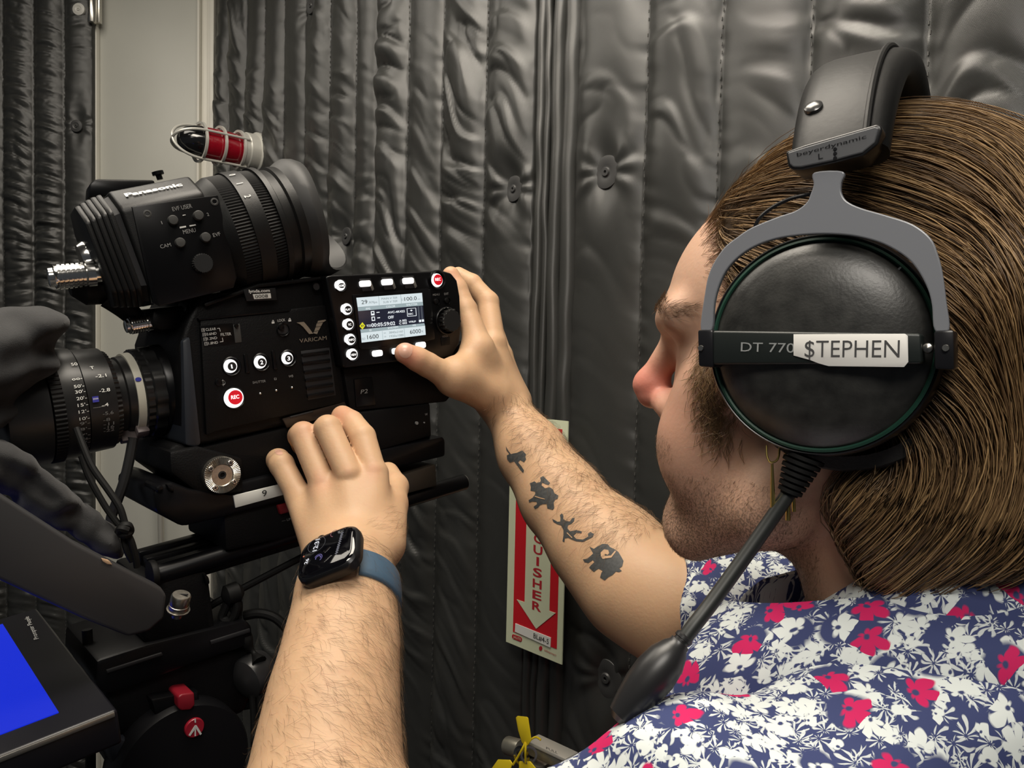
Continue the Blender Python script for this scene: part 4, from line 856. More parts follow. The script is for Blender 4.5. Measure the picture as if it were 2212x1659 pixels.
# thumbscrew
KN = RIG.W(rv(388, 1303, YA+.012)); kd = cv(.30, .95, -.25).normalized()
ts = thing('thumb_screw', 'knurled nickel thumb screw at the lower end of the prompter arm', 'screw', Matrix.Translation(KN))
rg = []; nk = 64; kr = .0062
uu = kd.orthogonal().normalized(); ww = kd.cross(uu)
for t, q in ((-.006,.0072),(-.0045,.0078),(-.0042,.0062),(-.0035,.0062),(-.0032,.0068),(-.001,.0068),(-.0008,.0064),(0,.0066),(.006,.0066),(.007,.0058),(.0071,.001)):
    rg.append([kd*t + (uu*math.cos(2*math.pi*k/nk) + ww*math.sin(2*math.pi*k/nk))*(q - (.0003 if k % 2 and 0 <= t <= .006 else 0)) for k in range(nk)])
MB().loft(rg).build('knob', M_NICK, ts)
MB().box((-.0045,-.0006,0), (.0045,.0006,.0008)).build('slot', M_INK, ts).location = kd*.0066
MB().cyl(kd*-.004, kd*-.011, .0035, n=16).build('shaft', M_STEEL, ts)
# hood cloth: two draped folds gathered round the lens front
m_cloth = mat('black_hood_cloth', (.017,.017,.018), .85, bump=.3, bscale=1500, sheen=.15)
hood = thing('prompter_hood', 'crumpled black cloth hood gathered round the front of the lens', 'cloth')
def line_d(x, z, a, b):
    A = np.array(a); B = np.array(b); ba = B-A; t = np.clip(((x-A[0])*ba[0]+(z-A[1])*ba[1])/(ba@ba), 0, 1); return np.sqrt((x-A[0]-t*ba[0])**2 + (z-A[1]-t*ba[1])**2)
def drape(name, pxs, yf, hy, rr, folds):
    S_ = Sculpt(); S_.slab(RIG, smooth2([r(a, b, yf) for a, b in pxs], 4), yf+hy, hy, rr)
    A = np.array(RIG.I, dtype=np.float32)
    fl = [(r(*p0, yf), r(*p1, yf), amp, wid) for p0, p1, amp, wid in folds]
    def disp(p):
        l = p@A[:3,:3].T + A[:3,3]; x, y, z = l.T; d = np.zeros(len(p))
        for p0, p1, amp, wid in fl: d += amp*np.exp(-(line_d(x, z, p0, p1)/wid)**2)
        w = np.sin(x*31+1.1)*.8 + np.sin(z*36+y*15)*.7; a = x*.55 - z*.83
        return (d*sst_(-y+yf+hy*1.2, 0, hy) + .0017*np.sin(a*68+w*2.2) + .0012*np.sin(a*150-x*90+w*2.6+2) + .0007*np.sin(a*310+x*120+w*3)).astype(np.float32)
    lo_ = S_.pr[0][4]-S_.pr[0][5]-.02; hi_ = S_.pr[0][4]+S_.pr[0][5]+.02
    V_, F_ = S_.mesh(lo_, hi_, .0026, disp); return np_mesh(name, V_, F_, m_cloth, hood)
def sst_(x, a, b): t = np.clip((x-a)/(b-a), 0, 1); return t*t*(3-2*t)
drape('upper_fold', [(-150,664),(0,665),(70,661),(125,667),(160,684),(173,710),(170,740),(158,772),(148,805),(128,834),(104,862),(64,900),(0,950),(-150,1040)], -.012, .048, .034,
      [((96,838),(-60,905),.016,.011), ((130,850),(-20,930),-.004,.008), ((150,742),(60,770),.010,.010), ((135,700),(20,740),-.006,.012), ((-20,700),(-150,760),.008,.014), ((140,790),(-40,830),-.005,.012), ((40,690),(90,740),.005,.008), ((120,760),(165,735),.005,.006), ((10,790),(-120,840),.006,.010)])
drape('lower_fold', [(-150,935),(0,956),(58,985),(112,1024),(152,1076),(196,1096),(240,1113),(262,1148),(274,1192),(266,1214),(232,1204),(150,1166),(0,1082),(-150,1010)], -.030, .030, .017,
      [((0,1010),(120,1078),.008,.006), ((60,1000),(150,1085),-.004,.006), ((150,1110),(225,1150),.006,.006), ((120,1060),(140,1085),-.005,.007), ((200,1120),(250,1185),-.004,.006), ((-40,1040),(100,1120),.006,.007)])
# ------------------------------------------------------------------ cables
def cable(name, label, pts, rad, m=M_RUB, n=8):
    o = MB().tube(smooth_path([P(*p) for p in pts], n), rad, 10).build(name, m); tag(o, label, 'cable', 'cables round the camera rig'); return o
cable('cord', 'looped black cord hanging from the lens front to a knot', [(165,925,.515),(180,965,.512),(200,1010,.51),(235,1060,.51),(258,1095,.51),(268,1125,.51),(272,1140,.51),(268,1160,.51),(275,1190,.51),(287,1212,.512)], .0024)
cable('cord', 'second black cord crossing in front of the loop below the lens', [(176,985,.518),(192,1030,.516),(225,1090,.514),(250,1125,.512),(266,1143,.508),(282,1165,.508),(292,1200,.51),(296,1225,.512)], .0022)
o = MB().tube(smooth_path([P(256,1148,.508), P(264,1136,.503), P(278,1136,.504), P(281,1148,.507), P(272,1155,.503), P(260,1152,.505), P(262,1142,.500), P(276,1146,.502)], 6), .0026, 8).build('cord_knot', M_RUB); tag(o, 'small black knot tying the two cords below the lens', 'cord', 'cables round the camera rig')
cable('cable', 'thicker dark grey cable running down from under the lens', [(288,945,.57),(280,990,.57),(268,1040,.57),(252,1085,.57),(240,1120,.57),(238,1160,.57)], .0038, mat('dark_grey_cable', (.03,.03,.03), .5))
cable('cable', 'straight black cable running up behind the watch arm', [(430,1325,.60),(470,1300,.61),(560,1252,.63),(640,1210,.65),(700,1180,.67),(800,1135,.69)], .0030)
cable('cable', 'black cable looping behind the forearm above the tilt knob', [(528,1330,.62),(560,1325,.62),(595,1335,.62),(625,1365,.62),(640,1395,.62),(642,1450,.62),(640,1540,.62)], .0040)
cable('strap', 'knotted black strap hanging beside the riser', [(502,1290,.605),(512,1320,.605),(522,1350,.605),(532,1385,.605),(548,1410,.605),(560,1430,.60)], [.004+.002*math.sin(k*.35) for k in range(41)])
cable('strap', 'thin black strap loop below the cable knot', [(498,1282,.60),(488,1310,.60),(480,1335,.60),(500,1338,.60),(512,1310,.60),(506,1284,.60)], .0034)
cable('cable', 'upright black cable left of the tripod head', [(188,1360,.56),(192,1420,.56),(195,1480,.56),(196,1700,.56)], .0036)
cable('cable', 'thin vertical cable between tilt knob and forearm', [(545,1500,.60),(548,1560,.60),(550,1700,.60)], .0026)
cable('cable', 'thin vertical cable close beside the forearm edge', [(562,1500,.60),(560,1580,.60),(556,1700,.60)], .0026)
o = MB().lathe(P(502,1282,.60), RIG.X, [(-.008,.003),(-.005,.008),(.004,.0085),(.008,.004)], 16).build('strap_knot', M_RUB); tag(o, 'black strap knot on the straight cable behind the riser', 'strap', 'cables round the camera rig')
# ------------------------------------------------------------------ the person's body: one continuous sculpted mesh
HC = Vector((.187, .4225, CAMZ - .004))
HF = Vector((-.829, .559, -.035)).normalized(); HL = Vector((-.559, -.829, 0)).normalized(); HL = (HL - HF*HL.dot(HF)).normalized(); HU = HF.cross(HL)
def hp(f, l, u): return HC + HF*f + HL*l + HU*u
HAX = [HF[:], HL[:], HU[:]]
LSH = Vector((.112, .285, CAMZ - .255)); RSH = Vector((.268, .60, CAMZ - .215))
NB = hp(-.055, 0, -.168)
body = Sculpt()
def chain(S, pts, k=.006, flat=None):
    for a, b in zip(pts[:-1], pts[1:]): S.cap(P(*a[:3]), P(*b[:3]), a[3], b[3], k, flat)
# torso and neck (under the shirt)
body.cap(hp(-.012,0,-.04), hp(-.042,0,-.15), .056, .057, .03)
body.cap(NB, LSH, .040, .040, .03); body.cap(NB, RSH, .040, .040, .03)
CH = (LSH+RSH)/2 + Vector((.02, 0, -.13))
# head
def he(f, l, u, rf, rl, ru, k=.012, op='u'): body.ell(hp(f,l,u), (rf,rl,ru), HAX, k, op)
def hc(a, b, r0, r1, k=.01, op='u', flat=None): body.cap(hp(*a), hp(*b), r0, r1, k, flat, op)
he(-.012, 0, .040, .097, .074, .087, .02)
he(.050, 0, .033, .052, .058, .058, .02)          # forehead
he(.046, 0, -.042, .060, .057, .064, .02)         # face block
for s in (-1, 1):
    hc((.005, .056*s, -.046), (.030, .053*s, -.074), .016, .017, .016)   # jaw angle
    hc((.030, .053*s, -.074), (.080, .024*s, -.098), .017, .016, .016)
    hc((.062, .046*s, -.012), (.030, .060*s, -.004), .017, .013, .018)   # cheekbone
    he(.066, .038*s, -.046, .029, .026, .034, .018)                      # cheek
    hc((.099, .012*s, .029), (.082, .047*s, .029), .0105, .009, .012)    # brow
    hc((.106, .008*s, -.022), (.102, .013*s, -.025), .0085, .0075, .006) # nostril wing
    he(.103, .034*s, .010, .011, .016, .0095, .010, 's')                  # eye socket
    he(-.004, .078*s, -.005, .018, .010, .030, .006)                     # ear
    he(.002, .087*s, -.003, .008, .006, .016, .005, 's')
hc((.100, 0, .020), (.119, 0, -.011), .0080, .0090, .009)                # nose
hc((.119, 0, -.012), (.118, 0, -.017), .0110, .0098, .005)
he(.084, 0, -.055, .020, .028, .020, .014)                               # mouth mound
hc((.101, .016, -.052), (.101, -.016, -.052), .0048, .0048, .004)
hc((.099, .014, -.062), (.099, -.014, -.062), .0052, .0052, .004)
he(.089, 0, -.095, .019, .024, .018, .016)                               # chin
# right arm and hand (tattooed)
UA_R = [(1370,1262,.635,.0405), (1470,1318,.615,.041), (1620,1330,.605,.047)]
chain(body, [(1093,882,.745,.0222), (1150,982,.72,.0290), (1213,1076,.695,.0345), (1288,1170,.665,.0388), (1370,1262,.635,.0400)], .02)
chain(body, UA_R, .03); body.cap(P(1620,1330,.605), RSH, .047, .05, .03)
body.ell(P(1345,1195,.655), (.030,.030,.030), None, .03)
for a, b, r0, r1 in (((1078,868,.742),(1036,750,.722),.0185,.0130), ((1098,866,.752),(1066,742,.748),.0165,.0125), ((1106,866,.762),(1082,768,.772),.0155,.0120), ((1108,872,.770),(1086,800,.792),.0150,.0115)):
    body.cap(P(*a), P(*b), r0, r1, .014)
chain(body, [(1036,750,.722,.0128), (1006,668,.735,.0105), (988,624,.740,.0096), (974,594,.742,.0084)], .003)
chain(body, [(1066,742,.748,.0122), (1055,652,.766,.0104), (1020,612,.772,.0092), (990,594,.776,.0082)], .003)
chain(body, [(1082,768,.772,.0115), (1058,690,.795,.0102), (1020,655,.802,.0090), (995,640,.806,.0082)], .003)
chain(body, [(1086,800,.792,.0110), (1062,735,.815,.0092), (1030,705,.822,.0080), (1010,690,.826,.0072)], .003)
body.cap(P(1058,852,.728), P(980,820,.692), .0190, .0138, .012)
body.cap(P(1020,775,.718), P(985,806,.696), .0105, .0125, .022)
chain(body, [(980,820,.692,.0136), (922,787,.674,.0104), (902,776,.668,.0101), (875,763,.662,.0092)], .004)
# left arm and hand (with the watch)
NV = cv(.15, .25, -1)
chain(body, [(752,1215,.535,.0298), (748,1290,.507,.0292), (737,1400,.477,.0316), (719,1520,.447,.0340), (706,1659,.420,.0366), (694,1830,.392,.038)], .02, (NV, .9))
LEL = P(690, 1900, .382)
body.cap(P(694,1830,.392), LEL, .042, .042, .02); body.cap(LEL, LSH, .042, .050, .03)
for a, b, r0, r1 in (((800,1185,.546),(806,1024,.576),.0160,.0118), ((768,1190,.541),(753,1030,.571),.0165,.0116), ((732,1192,.541),(697,1050,.574),.0165,.0110), ((700,1190,.545),(648,1078,.582),.0150,.0106)):
    body.cap(P(*a), P(*b), r0, r1, .009)
chain(body, [(806,1020,.574,.0098), (783,944,.590,.0103), (759,913,.602,.0097), (740,900,.609,.0090)], .0012)
chain(body, [(753,1024,.566,.0098), (708,925,.584,.0103), (702,927,.609,.0096), (705,946,.625,.0085)], .0012)
chain(body, [(697,1044,.572,.0097), (655,939,.592,.0103), (648,942,.612,.0096), (653,962,.625,.0085)], .0012)
chain(body, [(646,1074,.580,.0094), (608,1003,.593,.0092), (601,994,.607,.0088), (606,1003,.618,.0076)], .003)
body.cap(P(832,1175,.550), P(842,1090,.585), .0150, .0135, .010)
chain(body, [(842,1090,.585,.0132), (852,1052,.612,.0108), (838,1022,.632,.0092)], .004)
BV, BF = body.mesh((-.20, .20, CAMZ-.56), (.40, .86, CAMZ+.17), .0015)

def skin_material():
    m = bpy.data.materials.new('skin'); m.use_nodes = True; nt = m.node_tree; b = nt.nodes['Principled BSDF']; L = nt.links.new; N = nt.nodes.new
    tc = N('ShaderNodeTexCoord')
    def noise(sc, det=4):
        n = N('ShaderNodeTexNoise'); n.inputs['Scale'].default_value = sc; n.inputs['Detail'].default_value = det; L(tc.outputs['Object'], n.inputs['Vector']); return n.outputs['Fac']
    def attr(nm): a = N('ShaderNodeAttribute'); a.attribute_name = nm; return a.outputs['Fac']
    def mix(f, a, c):
        x = N('ShaderNodeMix'); x.data_type = 'RGBA'
        if hasattr(f, 'links'): L(f, x.inputs[0])
        else: x.inputs[0].default_value = f
        for v, i in ((a, 6), (c, 7)):
            if hasattr(v, 'links'): L(v, x.inputs[i])
            else: x.inputs[i].default_value = (*v, 1)
        return x.outputs[2]
    def math_(op, a, c, clamp=True):
        x = N('ShaderNodeMath'); x.operation = op; x.use_clamp = clamp
        for v, i in ((a, 0), (c, 1)):
            if hasattr(v, 'links'): L(v, x.inputs[i])
            else: x.inputs[i].default_value = v
        return x.outputs[0]
    c = mix(math_('MULTIPLY', noise(45), .8), (.585,.385,.232), (.52,.315,.185))
    c = mix(math_('MULTIPLY', attr('face'), .75), c, (.54,.33,.24))
    bl = math_('MULTIPLY', math_('SUBTRACT', noise(120, 2), .48), 3.0)
    c = mix(math_('MULTIPLY', bl, .12), c, (.55,.24,.17))
    c = mix(attr('red'), c, (.60,.17,.13))
    st = math_('MULTIPLY', math_('ADD', math_('MULTIPLY', math_('SUBTRACT', noise(900, 2), .42), 4.0), .25), attr('beard'))
    c = mix(math_('MULTIPLY', st, .78), c, (.11,.075,.055))
    c = mix(math_('MULTIPLY', attr('hairy'), .5), c, (.09,.05,.03))
    L(c, b.inputs['Base Color']); b.inputs['Roughness'].default_value = .5; b.inputs['Specular IOR Level'].default_value = .35
    b.inputs['Subsurface Weight'].default_value = .18; b.inputs['Subsurface Radius'].default_value = (1.0,.35,.15); b.inputs['Subsurface Scale'].default_value = .004
    bp = N('ShaderNodeBump'); bp.inputs['Strength'].default_value = .25; bp.inputs['Distance'].default_value = .0006; L(noise(420, 5), bp.inputs['Height']); L(bp.outputs[0], b.inputs['Normal'])
    return m
M_SKIN = skin_material()
person = thing('person', 'person in floral shirt and headphones reaching with both hands to the video camera', 'person')
bo = np_mesh('body', BV, BF, M_SKIN, person)
HLc = (BV - np.array(HC))@np.array(HAX).T            # head coordinates of the vertices
def sst(x, a, b): t = np.clip((x-a)/(b-a), 0, 1); return t*t*(3-2*t)
def blob(px, py, d, r): return np.exp(-(((BV - np.array(P(px,py,d)))**2).sum(1))/r**2)
f_, l_, u_ = HLc.T; near = (np.abs(l_) < .1) & (np.abs(f_) < .14) & (np.abs(u_) < .21) & (BV[:,1] < .565) & (BV[:,0] > .03) & (((BV-np.array(P(1420,1300,.615)))**2).sum(1) > .0095)
face = near*sst(u_, -.21, -.18)
beard = near*sst(f_, -.005, .03)*sst(-u_, .045, .085)*sst(u_, -.165, -.125)
beard = np.maximum(beard, near*sst(-u_, .03, .05)*sst(f_, .072, .09)*.8*(1-sst(-u_, .05, .056)*(1-sst(-u_, .074, .08))))
red = near*np.exp(-(((f_-.118)/.02)**2+(l_/.022)**2+((u_+.012)/.017)**2))*.95 + near*.25*np.exp(-(((f_-.075)/.03)**2+((np.abs(l_)-.045)/.025)**2+((u_+.03)/.03)**2))
for a in ((808,1008,.56,.007,.35), (752,1012,.555,.004,.2), (870,765,.655,.010,.4), (885,778,.658,.012,.35), (690,1040,.56,.01,.2), (972,600,.735,.012,.3), (737,895,.60,.01,.3), (655,925,.585,.01,.15), (778,1070,.56,.006,.2)):
    red += blob(*a[:4])*a[4]
hairy = near*np.exp(-((np.maximum(0, np.abs(u_-.037+.3*np.maximum(0,np.abs(l_)-.035))-.0015)/.003)**2))*sst(f_, .06, .075)*sst(np.abs(l_), .008, .016)
vattr(bo, 'face', face); vattr(bo, 'beard', np.clip(beard,0,1)); vattr(bo, 'red', np.clip(red,0,.8)); vattr(bo, 'hairy', np.clip(hairy,0,1))
bpy.context.view_layer.update()
BVH = BVHTree.FromPolygons([tuple(v) for v in BV.tolist()], [tuple(q) for q in BF.tolist()])
def on_body(px, py, off=.0004):
    d = (P(px, py, 1.0) - CP).normalized(); h = BVH.ray_cast(CP, d)
    return None if h[0] is None else h[0] + h[1]*off
# eyes
for s in (-1, 1):
    MB().lathe(hp(.0735,.0325*s,.010), HF, [(-.0115,.001),(-.008,.0083),(0,.0115),(.008,.0083),(.0105,.0045),(.0115,.001)], 20).build('eye', mat('eye_white', (.75,.72,.68), .15), person)
    MB().lathe(hp(.0735,.0325*s,.010), HF, [(.0098,.0052),(.0112,.0042),(.0119,.001)], 16).build('iris', mat('iris_brown', (.08,.04,.02), .1), person)
# ------------------------------------------------------------------ shirt
shirt = Sculpt()
NT = hp(-.062, 0, -.135)
shirt.cap(NT, LSH, .066, .064, .03); shirt.cap(NT, RSH, .064, .064, .03)
shirt.ell(CH, (.115, .172, .185), HAX, .05)
shirt.ell(CH + Vector((.02, 0, -.20)), (.11, .155, .20), HAX, .06)
lsl = LSH + (LEL-LSH)*.50; rsl = RSH + (P(1480,1322,.615)-RSH)
shirt.cap(LSH, lsl, .062, .060, .03)
shirt.cap(P(1490,1722,.33), P(1330,1842,.345), .044, .042, .03)
e_r = P(1490, 1322, .612)
shirt.cap(RSH, P(1520,1322,.610), .066, .058, .03)
nr_ = (P(1488,1322,.612)-P(1620,1330,.605)).normalized(); shirt.ell(P(1488,1322,.612)+nr_*.20, (.20,.20,.20), None, .002, 's')
nl_ = (lsl-LSH).normalized(); shirt.ell(lsl+nl_*.20, (.20,.20,.20), None, .002, 's')
def shirt_disp(p):
    q = (p - np.array(HC))@np.array(HAX).T
    return (.0030*np.sin(q[:,0]*46 + q[:,1]*20 + 2*np.sin(q[:,2]*30)) + .0018*np.sin(q[:,1]*85 - q[:,2]*60) + .0016*np.sin(q[:,2]*120+q[:,0]*50)).astype(np.float32)
SV, SF = shirt.mesh((-.16, .10, CAMZ-.72), (.47, .80, CAMZ-.06), .0036, shirt_disp)
def flower_material():
    m = bpy.data.materials.new('floral_cotton'); m.use_nodes = True; nt = m.node_tree; b = nt.nodes['Principled BSDF']; L = nt.links.new; N = nt.nodes.new
    b.inputs['Roughness'].default_value = .8; b.inputs['Specular IOR Level'].default_value = .25
    uv = N('ShaderNodeUVMap'); uv.uv_map = 'cloth'
    def mt(op, a, c=0.0, clamp=False, d=None):
        x = N('ShaderNodeMath'); x.operation = op; x.use_clamp = clamp
        for v, i in ((a, 0), (c, 1), (d, 2)):
            if v is None: continue
            if hasattr(v, 'links'): L(v, x.inputs[i])
            else: x.inputs[i].default_value = v
        return x.outputs[0]
    def mix(f, a, c):
        x = N('ShaderNodeMix'); x.data_type = 'RGBA'; L(f, x.inputs[0])
        for v, i in ((a, 6), (c, 7)):
            if hasattr(v, 'links'): L(v, x.inputs[i])
            else: x.inputs[i].default_value = (*v, 1)
        return x.outputs[2]
    def vm(op, a, c):
        x = N('ShaderNodeVectorMath'); x.operation = op
        for v, i in ((a, 0), (c, 1)):
            if hasattr(v, 'links'): L(v, x.inputs[i])
            else: x.inputs[i].default_value = v
        return x.outputs[0]
    wz = N('ShaderNodeTexNoise'); wz.noise_dimensions = '2D'; wz.inputs['Scale'].default_value = 90; L(uv.outputs[0], wz.inputs['Vector'])
    wob = vm('MULTIPLY', vm('SUBTRACT', wz.outputs['Color'], (.5,.5,.5)), (.004,.004,0))
    co = vm('ADD', uv.outputs[0], wob)
    def layer(scale, off, petals, r0, depth, rnd=.9):
        """daisy shapes round random points: returns (mask, cell colour, radius, angle)"""
        c = vm('ADD', co, (*off, 0)); vo = N('ShaderNodeTexVoronoi'); vo.voronoi_dimensions = '2D'; vo.inputs['Scale'].default_value = scale; vo.inputs['Randomness'].default_value = rnd; L(c, vo.inputs['Vector'])
        d = vm('SUBTRACT', c, vo.outputs['Position']); sx = N('ShaderNodeSeparateXYZ'); L(d, sx.inputs[0]); cs = N('ShaderNodeSeparateColor'); L(vo.outputs['Color'], cs.inputs[0])
        ang = mt('ADD', mt('ARCTAN2', sx.outputs[1], sx.outputs[0]), mt('MULTIPLY', cs.outputs[2], 6.28)); rad = mt('MULTIPLY', mt('POWER', mt('ADD', mt('POWER', sx.outputs[0], 2.0), mt('POWER', sx.outputs[1], 2.0)), .5), scale)
        lob = mt('ABSOLUTE', mt('COSINE', mt('MULTIPLY', ang, petals/2)))
        half = mt('ADD', .62, mt('MULTIPLY', mt('SINE', mt('ADD', ang, mt('MULTIPLY', cs.outputs[0], 6.28))), .38))   # some flowers seen from the side
        lim = mt('MULTIPLY', mt('MULTIPLY', mt('ADD', 1-depth, mt('MULTIPLY', mt('POWER', lob, .6), depth)), r0), half)
        mask = mt('MULTIPLY', mt('MULTIPLY', mt('SUBTRACT', lim, rad), 14.0, True), mt('MULTIPLY', mt('SUBTRACT', rad, .055), 25.0, True), True)
        return mask, cs, rad, ang
    col = None
    navy = (.042,.055,.150); white = (.70,.75,.74); red = (.56,.015,.11)
    # fine leafy filler lines
    m0, cs0, rad0, ang0 = layer(105, (.31,.77), 12, .8, .55); ray = mt('MULTIPLY', mt('SUBTRACT', mt('COSINE', mt('MULTIPLY', ang0, 9.0)), .1), 3.0, True)
    base = mix(mt('MULTIPLY', mt('MULTIPLY', m0, ray), .85), navy, white)
    m0b, cs0b, rad0b, ang0b = layer(88, (.71,.27), 10, .8, .5); rayb = mt('MULTIPLY', mt('SUBTRACT', mt('COSINE', mt('MULTIPLY', ang0b, 8.0)), .25), 3.0, True)
    base = mix(mt('MULTIPLY', mt('MULTIPLY', m0b, rayb), .8), base, white)
    mw, csw, rw, aw = layer(74, (.05,.13), 7, .66, .60)
    base = mix(mt('MULTIPLY', mw, mt('GREATER_THAN', csw.outputs[0], .18)), base, white)
    m3, cs3, r3, a3 = layer(120, (.9,.4), 3, .62, .45)
    base = mix(mt('MULTIPLY', m3, mt('GREATER_THAN', cs3.outputs[0], .55)), base, white)
    m2, cs2, r2, a2 = layer(60, (.6,.2), 6, .68, .55)
    # navy outline round the big flowers
    base = mix(mt('MULTIPLY', mt('MULTIPLY', mt('SUBTRACT', .56, r2), 8.0, True), mt('GREATER_THAN', cs2.outputs[0], .55)), base, navy)
    base = mix(mt('MULTIPLY', m2, mt('GREATER_THAN', cs2.outputs[0], .72)), base, red)
    base = mix(mt('MULTIPLY', m2, mt('MULTIPLY', mt('GREATER_THAN', cs2.outputs[0], .55), mt('LESS_THAN', cs2.outputs[0], .72))), base, white)
    L(base, b.inputs['Base Color'])
    return m
M_FLOR = flower_material()
def uv_from(o, Pw, ax0, ax1, ox=0, oy=0):
    me = o.data; uvl = me.uv_layers.new(name='cloth'); li = np.empty(len(me.loops), np.int32); me.loops.foreach_get('vertex_index', li)
    U = np.stack([Pw@np.array(ax0)+ox, Pw@np.array(ax1)+oy], 1).astype(np.float32); uvl.data.foreach_set('uv', U[li].ravel())
so = np_mesh('shirt', SV, SF, M_FLOR, person)
sn = (HU*.75 + HL*.55 - HF*.25).normalized(); a0 = sn.cross(HF).normalized(); a1 = sn.cross(a0)
uv_from(so, SV, a0, a1, .3, .5)
# collar: folded leaf round the neck
top = [(.060,.030,-.133), (.046,.050,-.126), (.020,.062,-.119), (-.020,.067,-.108), (-.060,.064,-.100), (-.100,.048,-.095), (-.118,.015,-.094), (-.118,-.02,-.094), (-.100,-.048,-.097), (-.060,-.064,-.105), (-.02,-.066,-.115), (.02,-.058,-.125), (.055,-.032,-.135)]
bot = [(.100,.060,-.196), (.062,.082,-.188), (.020,.092,-.172), (-.022,.096,-.156), (-.070,.092,-.143), (-.122,.066,-.136), (-.146,.022,-.134), (-.146,-.025,-.134), (-.125,-.066,-.138), (-.07,-.092,-.148), (-.02,-.096,-.16), (.02,-.09,-.174), (.085,-.055,-.195)]
tp_ = smooth_path([hp(*q) for q in top], 6); bp_ = smooth_path([hp(*q) for q in bot], 6); rings = []
for a, b in zip(tp_, bp_):
    out = ((a+b)/2 - hp(-.03,0,(-.12))); out -= HU*out.dot(HU); out.normalize(); row = []
    for k in range(11):
        t = k/10; row.append(a.lerp(b, t) + out*(.010*math.sin(math.pi*t)*(1-.3*t) + .002) + HU*.003*math.sin(math.pi*t))
    row += [q - out*.0022 - HU*.001 for q in row[::-1]]
    rings.append(row)
cb = MB().loft(rings); co_ = cb.build('collar', M_FLOR, person, ang=60)
uv_from(co_, np.array([v.co[:] for v in co_.data.vertices]), a0, a1, .12, .9)
# trousers, so that the figure stands on the floor
tr = Sculpt(); hipc = CH + Vector((.03, 0, -.40)); tr.ell(hipc, (.115,.165,.13), HAX, .05)
for s in (-1, 1):
    h0 = hipc + HL*.085*s + Vector((0,0,-.05)); ft = Vector((h0.x, h0.y, .05)); tr.cap(h0, ft, .085, .055, .05)
tr.plane(Vector((0,0,.045)), Vector((0,0,-1)), .002)
TV, TF = tr.mesh((-.1,.1,-.03), (.6,.8,hipc.z+.16), .008); np_mesh('trousers', TV, TF, mat('dark_denim', (.02,.024,.04), .85), person)
for s in (-1, 1):
    h0 = hipc + HL*.085*s; sh = Sculpt(); sh.cap(Vector((h0.x,h0.y,.045)) - HF*.04, Vector((h0.x,h0.y,.035)) + HF*.13, .045, .036, .02); sh.plane((0,0,.002), (0,0,-1), .002)
    q = np.array((h0.x,h0.y,.04)); a, b = sh.mesh(q-.24, q+.24, .006); np_mesh('shoe', a, b, mat('black_leather', (.02,.02,.02), .4), person)

# ------------------------------------------------------------------ hair
hair = Sculpt()
def hh(f, l, u, rf, rl, ru, k=.02, op='u'): hair.ell(hp(f,l,u), (rf,rl,ru), HAX, k, op)
hh(-.014, 0, .040, .101, .079, .0905)
hh(.046, 0, .046, .050, .060, .050)
hair.plane(hp(.040, 0, .030), HF*1.0 - HU*.42, .014)
for s in (-1, 1):
    hair.cap(hp(-.055, .050*s, .02), hp(-.060, .055*s, -.060), .036, .026, .03)
    hair.cap(hp(-.020, .062*s, -.06), hp(-.035, .055*s, -.092), .016, .016, .02)
    hair.cap(hp(.020, .068*s, .03), hp(.018, .069*s, -.02), .008, .006, .012)
hair.cap(hp(-.095, 0, .03), hp(-.105, 0, -.05), .045, .030, .03)
hair.cap(hp(-.075, .03, -.03), hp(-.070, .045, -.062), .034, .026, .03)
HV, HFc = hair.mesh(np.array(HC)-.22, np.array(HC)+.22, .003)
def hair_material():
    m = bpy.data.materials.new('brown_hair'); m.use_nodes = True; nt = m.node_tree; b = nt.nodes['Principled BSDF']
    at = nt.nodes.new('ShaderNodeAttribute'); at.attribute_name = 'tone'; rp = nt.nodes.new('ShaderNodeValToRGB')
    rp.color_ramp.elements[0].color = (.035,.019,.009,1); rp.color_ramp.elements[1].color = (.42,.27,.125,1)
    e = rp.color_ramp.elements.new(.5); e.color = (.165,.095,.043,1)
    nt.links.new(at.outputs['Fac'], rp.inputs[0]); nt.links.new(rp.outputs[0], b.inputs['Base Color'])
    b.inputs['Roughness'].default_value = .38; b.inputs['Specular IOR Level'].default_value = .55
    return m
M_HAIR = hair_material()
cap_o = np_mesh('hair', HV, HFc, mat('hair_undercoat', (.035,.021,.011), .85, spec=.15), person); vattr(cap_o, 'tone', np.full(len(HV), .12))
NF, NL, NU = np.array(HF), np.array(HL), np.array(HU)
def strands(name, roots, flow, surf, steps, step, r0, parent, tone, lift=None, sides=3, wob=.15, taper=True, stuff=True):
    p = roots.astype(np.float32).copy(); N_ = len(p); path = [p.copy()]; d0 = None
    ph = rng.random((N_, 3))*6.28; off = lift if lift is not None else np.zeros(N_)
    for k in range(steps):
        d = flow(p, k); g = surf.grad(p); d = d - g*(d*g).sum(1)[:,None]
        d += wob*np.sin(ph + k*.6); d = d - g*(d*g).sum(1)[:,None]; d /= np.maximum(np.linalg.norm(d, axis=1, keepdims=True), 1e-6)
        if d0 is not None: d = d0*.5 + d*.5; d /= np.maximum(np.linalg.norm(d, axis=1, keepdims=True), 1e-6)
        uu_ = (p-np.array(HC))@NU; ff_ = (p-np.array(HC))@NF; fz = np.where(uu_ < -.100+.36*np.maximum(0, -ff_-.02)-.010*ph[:,0]/6.28, .10, 1.0)[:,None]; d0 = d; p = p + d*(step if np.isscalar(step) else step[:,None])*fz; e = surf.dist(p) - off; p = p - g*e[:,None]*.7; path.append(p.astype(np.float32))
    return np.stack(path, 1)
